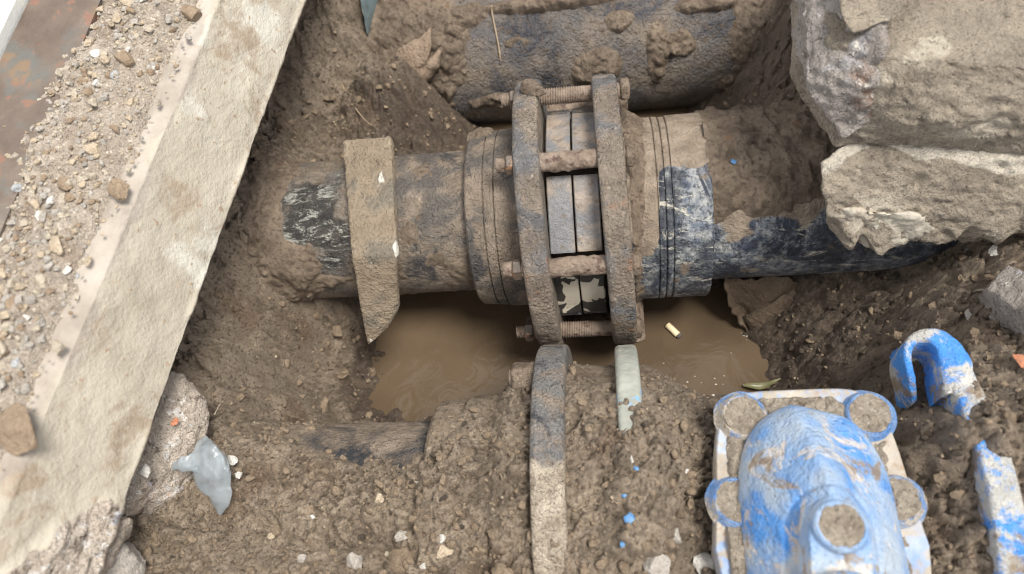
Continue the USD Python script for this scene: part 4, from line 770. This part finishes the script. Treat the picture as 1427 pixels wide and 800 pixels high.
obj('crust', lump_at([(1160, 290, .186), (1230, 298, .186), (1290, 300, .184), (1300, 318, .165), (1240, 345, .132), (1200, 335, .138), (1158, 316, .150), (1180, 320, .12), (1250, 330, .12)], .0035, .010, 38, .003, 21), 'concrete_smooth', bk_, smooth=True, label='pale crumbling crust along the lower edge')

# ------------------------------------------------------------------ small things
obj('concrete_fragment', rough_hull([g + [0, 0, dz] for (px, py, up_) in ((1357, 418, .030), (1385, 390, .036), (1405, 395, .034), (1440, 425, .034), (1430, 466, .028), (1395, 448, .026)) for g in [ground(px, py)] for dz in (up_, -.012)], .003, .0035, 40, .0012, 5), 'concrete_rough', label='pale broken concrete fragment lying on the soil at the right edge', cat='concrete fragment', smooth=True)
STONES = [(1386, 352, .010, 'stone_white', 'white flat sliver of stone under the right block', .4), (1350, 352, .007, 'stone_grey', 'small pale chip left of the white sliver', .5), (1352, 440, .008, 'stone_grey', 'grey pebble left of the concrete fragment', .7), (1418, 386, .0045, 'stone_white', 'tiny white pebble above the concrete fragment', .8),
    (562, 748, .0095, 'stone_grey', 'pale faceted stone on the near soil, left of centre', .7), (619, 769, .0105, 'stone_tan', 'buff stone right of the pale faceted stone near the bottom', .7), (617, 750, .006, 'stone_white', 'small whitish stone just above the buff stone', .7), (436, 720, .004, 'stone_white', 'white speck of stone on the lower left soil', .8), (582, 672, .0035, 'stone_white', 'white chip on the earth beside the buried sleeve', .8), (589, 789, .005, 'stone_white', 'white pebble at the bottom edge left of centre', .8),
    (498, 785, .016, 'stone_grey', 'grey flat stone at the bottom edge, biggest on the lower left soil', .5), (916, 787, .017, 'stone_grey', 'grey stone at the bottom edge, left of the valve', .6), (943, 750, .009, 'stone_grey', 'grey upright pebble above the stone left of the valve', .8), (975, 785, .021, 'stone_white', 'bright white lump at the bottom edge against the valve', .6), (956, 656, .004, 'stone_white', 'white dot of stone between the buried flange and valve', .8), (479, 522, .010, 'soil_clod', 'rounded clod of earth on the left bank by the water', .8),
    (518, 518, .011, 'soil_clod', 'wet clod of earth at the left edge of the water', .7), (560, 782, .024, 'soil_clod', 'large dry clod of earth at the bottom edge', .55), (528, 697, .008, 'stone_tan', 'tan pebble above the dry clods', .7), (742, 750, .008, 'soil_clod', 'clod resting against the scarred flange', .8), (452, 568, .016, 'soil_clod', 'flat clod of earth above the bare lower pipe', .5), (700, 795, .012, 'soil_clod', 'clod at the bottom edge under the scarred flange', .7),
    (1128, 473, .0035, 'stone_white', 'white fleck in the dark soil of the right bank', .8), (1335, 690, .008, 'soil_clod', 'dark clod right of the valve', .7), (543, 770, .006, 'stone_cream', 'cream chip beside the large dry clod', .7), (640, 715, .007, 'soil_clod', 'small clod on the slope of earth below the sleeve', .8), (1252, 470, .010, 'soil_clod', 'clod on the right bank above the blue flange', .7), (1300, 425, .009, 'soil_clod', 'clod of earth near the root on the right bank', .7),
    (880, 640, .0035, 'stone_white', 'white fleck of stone on the earth below the grey-green flange', .8), (420, 780, .007, 'stone_grey', 'small grey stone on the lower left soil', .7), (380, 745, .006, 'stone_tan', 'tan chip on the lower left soil near the slab rubble', .7), (1425, 505, .013, 'stone_red', 'red brick bit in the soil at the right edge', .4), (472, 462, .012, 'soil_clod', 'reddish clod beside the pointed strip', .7)]
rng = np.random.default_rng(77)
for px, py, r, t, lab, fl_ in STONES:
    g = ground(px, py); obj('clod' if t == 'soil_clod' else 'stone', stone(g + [0, 0, r * fl_ * .35], r, rng, fl_, 3), t, label=lab, cat='clod' if t == 'soil_clod' else 'stone', smooth=50)
# loose crumbs and grit over all the soil
def scatter(n, r0, r1, pw, keep, sub, label, mat, name='loose_soil'):
    ms = []
    while len(ms) < n:
        x, y = rng.uniform(X0 + .1, X1 - .1), rng.uniform(Y0 + .08, Y1 - .1); p = np.array([x, y, float(soil_at((x, y)))]); q_ = pix(p)
        if not (-60 < q_[0] < 1490 and -40 < q_[1] < 850) or p[2] < WATER + .004 or rng.random() > keep(q_[0], q_[1], p): continue
        r = min(r0 * (1 - rng.random()) ** (-1 / pw), r1); ms.append(stone(p + [0, 0, r * .35], r, rng, rng.uniform(.6, .95), sub))
    return obj(name, cat(*ms), mat, kind='stuff', smooth=False if sub < 1 else 40, label=label, cat='soil')
def dry(qx, qy, p): return 1.0 if qy > 590 and qx < 1000 else .5
scatter(5200, .0017, .0075, 2.0, dry, 1, 'loose crumbs of dry earth strewn over the trench soil', 'soil_clod')
scatter(160, .0011, .0028, 2.6, dry, 1, 'pale grit scattered through the trench soil', 'stone_tan', 'soil_grit')
scatter(900, .0017, .006, 2.2, lambda qx, qy, p: 1.0 if qx > 1080 and qy > 330 else .06, 1, 'damp dark crumbs of earth on the right bank', 'mud_dark')

# cigarette end on the water
b0, b1 = at(930, 453, WATER + .003), at(948, 470, WATER + .003); mid_ = b0 + (b1 - b0) * .82
cb = thing('cigarette_end', 'cigarette end floating on the brown water right of the coupling', 'cigarette end', b0)
obj('filter', tube([b0, b0 + (mid_ - b0) * .5, mid_], .0048, 12), 'butt', cb, smooth=40); obj('burnt_tip', tube([mid_, (mid_ + b1) / 2, b1], [.0046, .0042, .003], 12), 'ash', cb, smooth=40)
# leaf at the water's edge
lf = []
for t in np.linspace(0, 1, 14):
    c = at(1036 + 52 * t, 537 - 10 * t + 6 * math.sin(3 * t), WATER + .006 + .008 * t); w = .0042 * math.sin(math.pi * min(1, .08 + t * .92)) + .0006
    for s_ in np.linspace(-1, 1, 5): lf.append(c + np.array([.15 * s_ * w, s_ * w, abs(s_) * w * .5 + .002 * math.sin(9 * t)]))
lfv, lff = np.array(lf), grid_faces(14, 5); n_ = len(lfv)
obj('leaf', (np.vstack([lfv, lfv - [0, 0, .0005]]), np.vstack([lff, lff[:, ::-1] + n_])), 'leaf', label='olive green leaf lying at the edge of the water above the valve', cat='leaf', smooth=True)
# foam
fo_ = []
for cx, cy, n, sp in ((990, 532, 7, 22), (960, 560, 6, 12), (975, 525, 4, 30), (1085, 485, 14, 8), (1040, 468, 8, 6)):
    for _ in range(n):
        p = at(cx + rng.normal(0, sp), cy + rng.normal(0, sp * .6), WATER + .0006); r = .0006 * (1 - rng.random()) ** -.6; r = min(r, .0026); a = np.linspace(0, 2 * np.pi, 12, endpoint=False)
        if soil_at(p[:2]) > WATER: continue
        vv_ = np.vstack([p + np.stack([r * 1.5 * np.cos(a) * rng.uniform(.6, 1.2, 12), r * .8 * np.sin(a) * rng.uniform(.6, 1.2, 12), 0 * a], 1), p + [0, 0, .0006]]); fo_.append((vv_, np.array([[i, (i + 1) % 12, 12] for i in range(12)])))
obj('foam', cat(*fo_), 'foam', kind='stuff', label='specks of pale froth floating on the brown water', cat='foam', smooth=True)
# rag under the right pipe
rag = thing('rag', 'twisted muddy rag hanging from beneath the right pipe to the water', 'rag', at(1060, 430, -.12))
# scrap of teal plastic and buried sheet at the top
def sheet(rows_, t, mat, name, label, cat_, parent=None, nu=24, seed=0, amp=.002, crease=0.0):
    from scipy.interpolate import RectBivariateSpline
    R_ = np.array(rows_, float); a, b = np.linspace(0, 1, R_.shape[0]), np.linspace(0, 1, R_.shape[1]); q1 = np.linspace(0, 1, nu)
    V_ = np.stack([RectBivariateSpline(a, b, R_[..., k], kx=min(3, R_.shape[0] - 1), ky=min(3, R_.shape[1] - 1))(q1, q1) for k in range(3)], -1)
    V_ = V_ + ((fbm(V_, 50, 3, seed) * 2 + ridged(V_ * [1, .6, 1], 38, 2, seed + 1) * crease) * amp)[..., None] * [.7, .7, 1.0]
    v = V_.reshape(-1, 3); f = grid_faces(nu, nu); n = len(v)
    i = np.arange(n).reshape(nu, nu); loop = np.concatenate([i[0, :-1], i[:-1, -1], i[-1, :0:-1], i[:0:-1, 0]]); j = np.roll(loop, -1)
    side = np.vstack([np.stack([loop, j, j + n], 1), np.stack([loop, j + n, loop + n], 1)])
    return obj(name, (np.vstack([v, v - [0, 0, t]]), np.vstack([f, f[:, ::-1] + n, side])), mat, parent, label=label, cat=cat_, smooth=50)
g0 = ground
sheet([[g0(506, -6, .030), g0(510, 18, .034), g0(516, 56, .016)], [g0(524, -6, .042), g0(524, 20, .040), g0(518, 57, .018)], [g0(544, -6, .030), g0(538, 14, .032), g0(522, 54, .016)]], .0015, 'plastic_teal', 'plastic_scrap', 'torn scrap of dull teal plastic stuck in the earth at the top', 'plastic scrap', amp=.003)
def pipe_pt(px, py, l): return hit_cyl(px, py, TOP, TOP_R + l)[2]
ms_ = thing('buried_sheet', 'muddy folded sheet sticking out of the earth beside the far pipe', 'sheet', pipe_pt(570, 90, .01))
def pipe_pt(px, py, l): return hit_cyl(px, py, TOP, TOP_R + l)[2]
def foldtube(pts, r, s): return tube([pipe_pt(px, py, l + .010) for px, py, l in pts], r, 12, 40, s)
obj('fold', foldtube([(616, 66, .000), (602, 88, .006), (578, 112, .006), (552, 140, .002)], [.006, .012, .013, .006], 1), 'sheet_muddy', ms_, smooth=True)
sheet([[pipe_pt(552, 70, .022), pipe_pt(550, 95, .024), pipe_pt(553, 118, .022)], [pipe_pt(570, 62, .025), pipe_pt(570, 88, .027), pipe_pt(566, 112, .025)], [pipe_pt(600, 40, .016), pipe_pt(598, 72, .030), pipe_pt(586, 100, .022)]], .003, 'sheet_muddy', 'panel', None, None, ms_, nu=60, seed=4, amp=.006, crease=1.2)
sheet([[at(1008, 388, -.045), at(1012, 415, -.078), at(1026, 446, -.122), at(1044, 468, -.149)], [at(1024, 388, -.050), at(1032, 416, -.092), at(1042, 444, -.132), at(1048, 466, -.150)], [at(1052, 386, -.052), at(1058, 412, -.074), at(1056, 440, -.110), at(1052, 466, -.146)],
       [at(1082, 386, -.048), at(1084, 408, -.064), at(1074, 432, -.104), at(1056, 462, -.142)], [at(1104, 388, -.05), at(1110, 400, -.075), at(1098, 428, -.116), at(1064, 464, -.148)]], .006, 'cloth_muddy', 'cloth', None, None, rag, nu=70, seed=8, amp=.007, crease=1.3)
sheet([[at(1040, 436, -.118), at(1060, 432, -.098), at(1090, 412, -.072)], [at(1042, 450, -.128), at(1066, 442, -.104), at(1104, 414, -.076)], [at(1050, 466, -.146), at(1076, 450, -.122), at(1110, 420, -.095)]], .008, 'cloth_muddy', 'fold', None, None, rag, nu=50, seed=9, amp=.005, crease=1.0)
# roots and strings
def root(name, pts, r, label, mat='root'): obj(name, tube([g0(px, py, l) for px, py, l in pts], r, 6, 40, 7), mat, label=label, cat='root', smooth=True)
root('root', [(472, 95, .004), (480, 125, .004), (500, 158, .004), (525, 180, .004)], [.0016, .0012, .0006], 'thin root curling down the far bank of earth')
root('root', [(1345, 418, .003), (1358, 408, .006), (1372, 406, .004), (1382, 404, .003)], [.001, .0012, .0006], 'pale rootlet on the right bank above the pebble', 'stone_cream')
root('root', [(300, 580, .003), (306, 568, .003), (312, 560, .003)], [.0009, .0007], 'short straw lying on earth right of the slab', 'stone_cream')
root('root', [(545, 52, .006), (560, 60, .010), (580, 62, .008)], [.0012, .0018, .001], 'short twig at the muddy folded sheet')
def pipe_pt(px, py, l): return hit_cyl(px, py, TOP, TOP_R + l)[2]
obj('string', tube([pipe_pt(685, 8, .014), pipe_pt(688, 30, .004), pipe_pt(694, 60, .003), pipe_pt(697, 85, .002)], [.0014, .0016, .001], 6, 40, 7), 'root', label='pale string hanging over the far pipe', cat='string', smooth=True)
# plastic film snagged on the rubble
def fz(px, py, l=.0): return at(px, py, .165 + l)
fm = thing('plastic_film', 'torn clear plastic film snagged on the rubble under the slab', 'plastic film', fz(290, 660))
sheet([[fz(272, 622, .01), fz(266, 650, .012), fz(274, 672, -.01), fz(303, 716, -.035)], [fz(285, 612, .012), fz(285, 645, .012), fz(290, 680, -.004), fz(306, 717, -.035)], [fz(298, 622, .010), fz(306, 650, .010), fz(312, 685, -.008), fz(309, 716, -.035)], [fz(312, 632, .0), fz(318, 655, .002), fz(321, 690, -.012), fz(313, 712, -.035)]], .0006, 'film', 'sheet', None, None, fm, nu=90, seed=3, amp=.006, crease=3.0)
sheet([[fz(240, 648, .01), fz(255, 640, .014), fz(272, 628, .01)], [fz(238, 654, .008), fz(258, 650, .016), fz(274, 650, .01)], [fz(242, 656, .006), fz(262, 660, .010), fz(280, 662, .004)]], .0006, 'film', 'tail', None, None, fm, nu=40, seed=5, amp=.006, crease=2.4)
for px, py, r, lab in ((324, 640, .008, 'cream chip of rubble just right of the plastic film'), (333, 662, .0055, 'white chip of rubble right of the film, lower of two'), (200, 658, .009, 'white elongated chip on the rubble under the slab')):
    p = fz(px, py, -.02 if px > 250 else .045); obj('rubble_chip', stone(p, r, rng, .6, 3), 'stone_white', label=lab, cat='stone', smooth=50)
obj('brick_chip', stone(at(243, 590, .195), .006, rng, .6, 2), 'stone_red', label='orange brick chip set in the rubble beside the slab', cat='brick chip', smooth=50)
obj('brick_chip', stone(at(105, 768, .262), .007, rng, .6, 2), 'stone_red', label='red brick chip in the lower left rubble', cat='brick chip', smooth=50)
for k, (px, py, r, lab) in enumerate(((880, 723, .010, 'blue paint flake, largest on the earth left of the valve'), (868, 757, .006, 'blue paint flake near the bottom edge left of the valve'), (870, 690, .005, 'blue paint flake below the grey-green flange'), (887, 653, .004, 'tiny blue paint flake beside the white fleck'), (1022, 225, .007, 'blue paint speck on the mud over the right pipe'))):
    g = ground(px, py, .002) if py > 400 else hit_cyl(px, py, MID, .124)[2]
    obj('paint_flake', stone(g, r * .8, rng, .35, 3), 'paint_flake', label=lab, cat='paint flake', smooth=40)
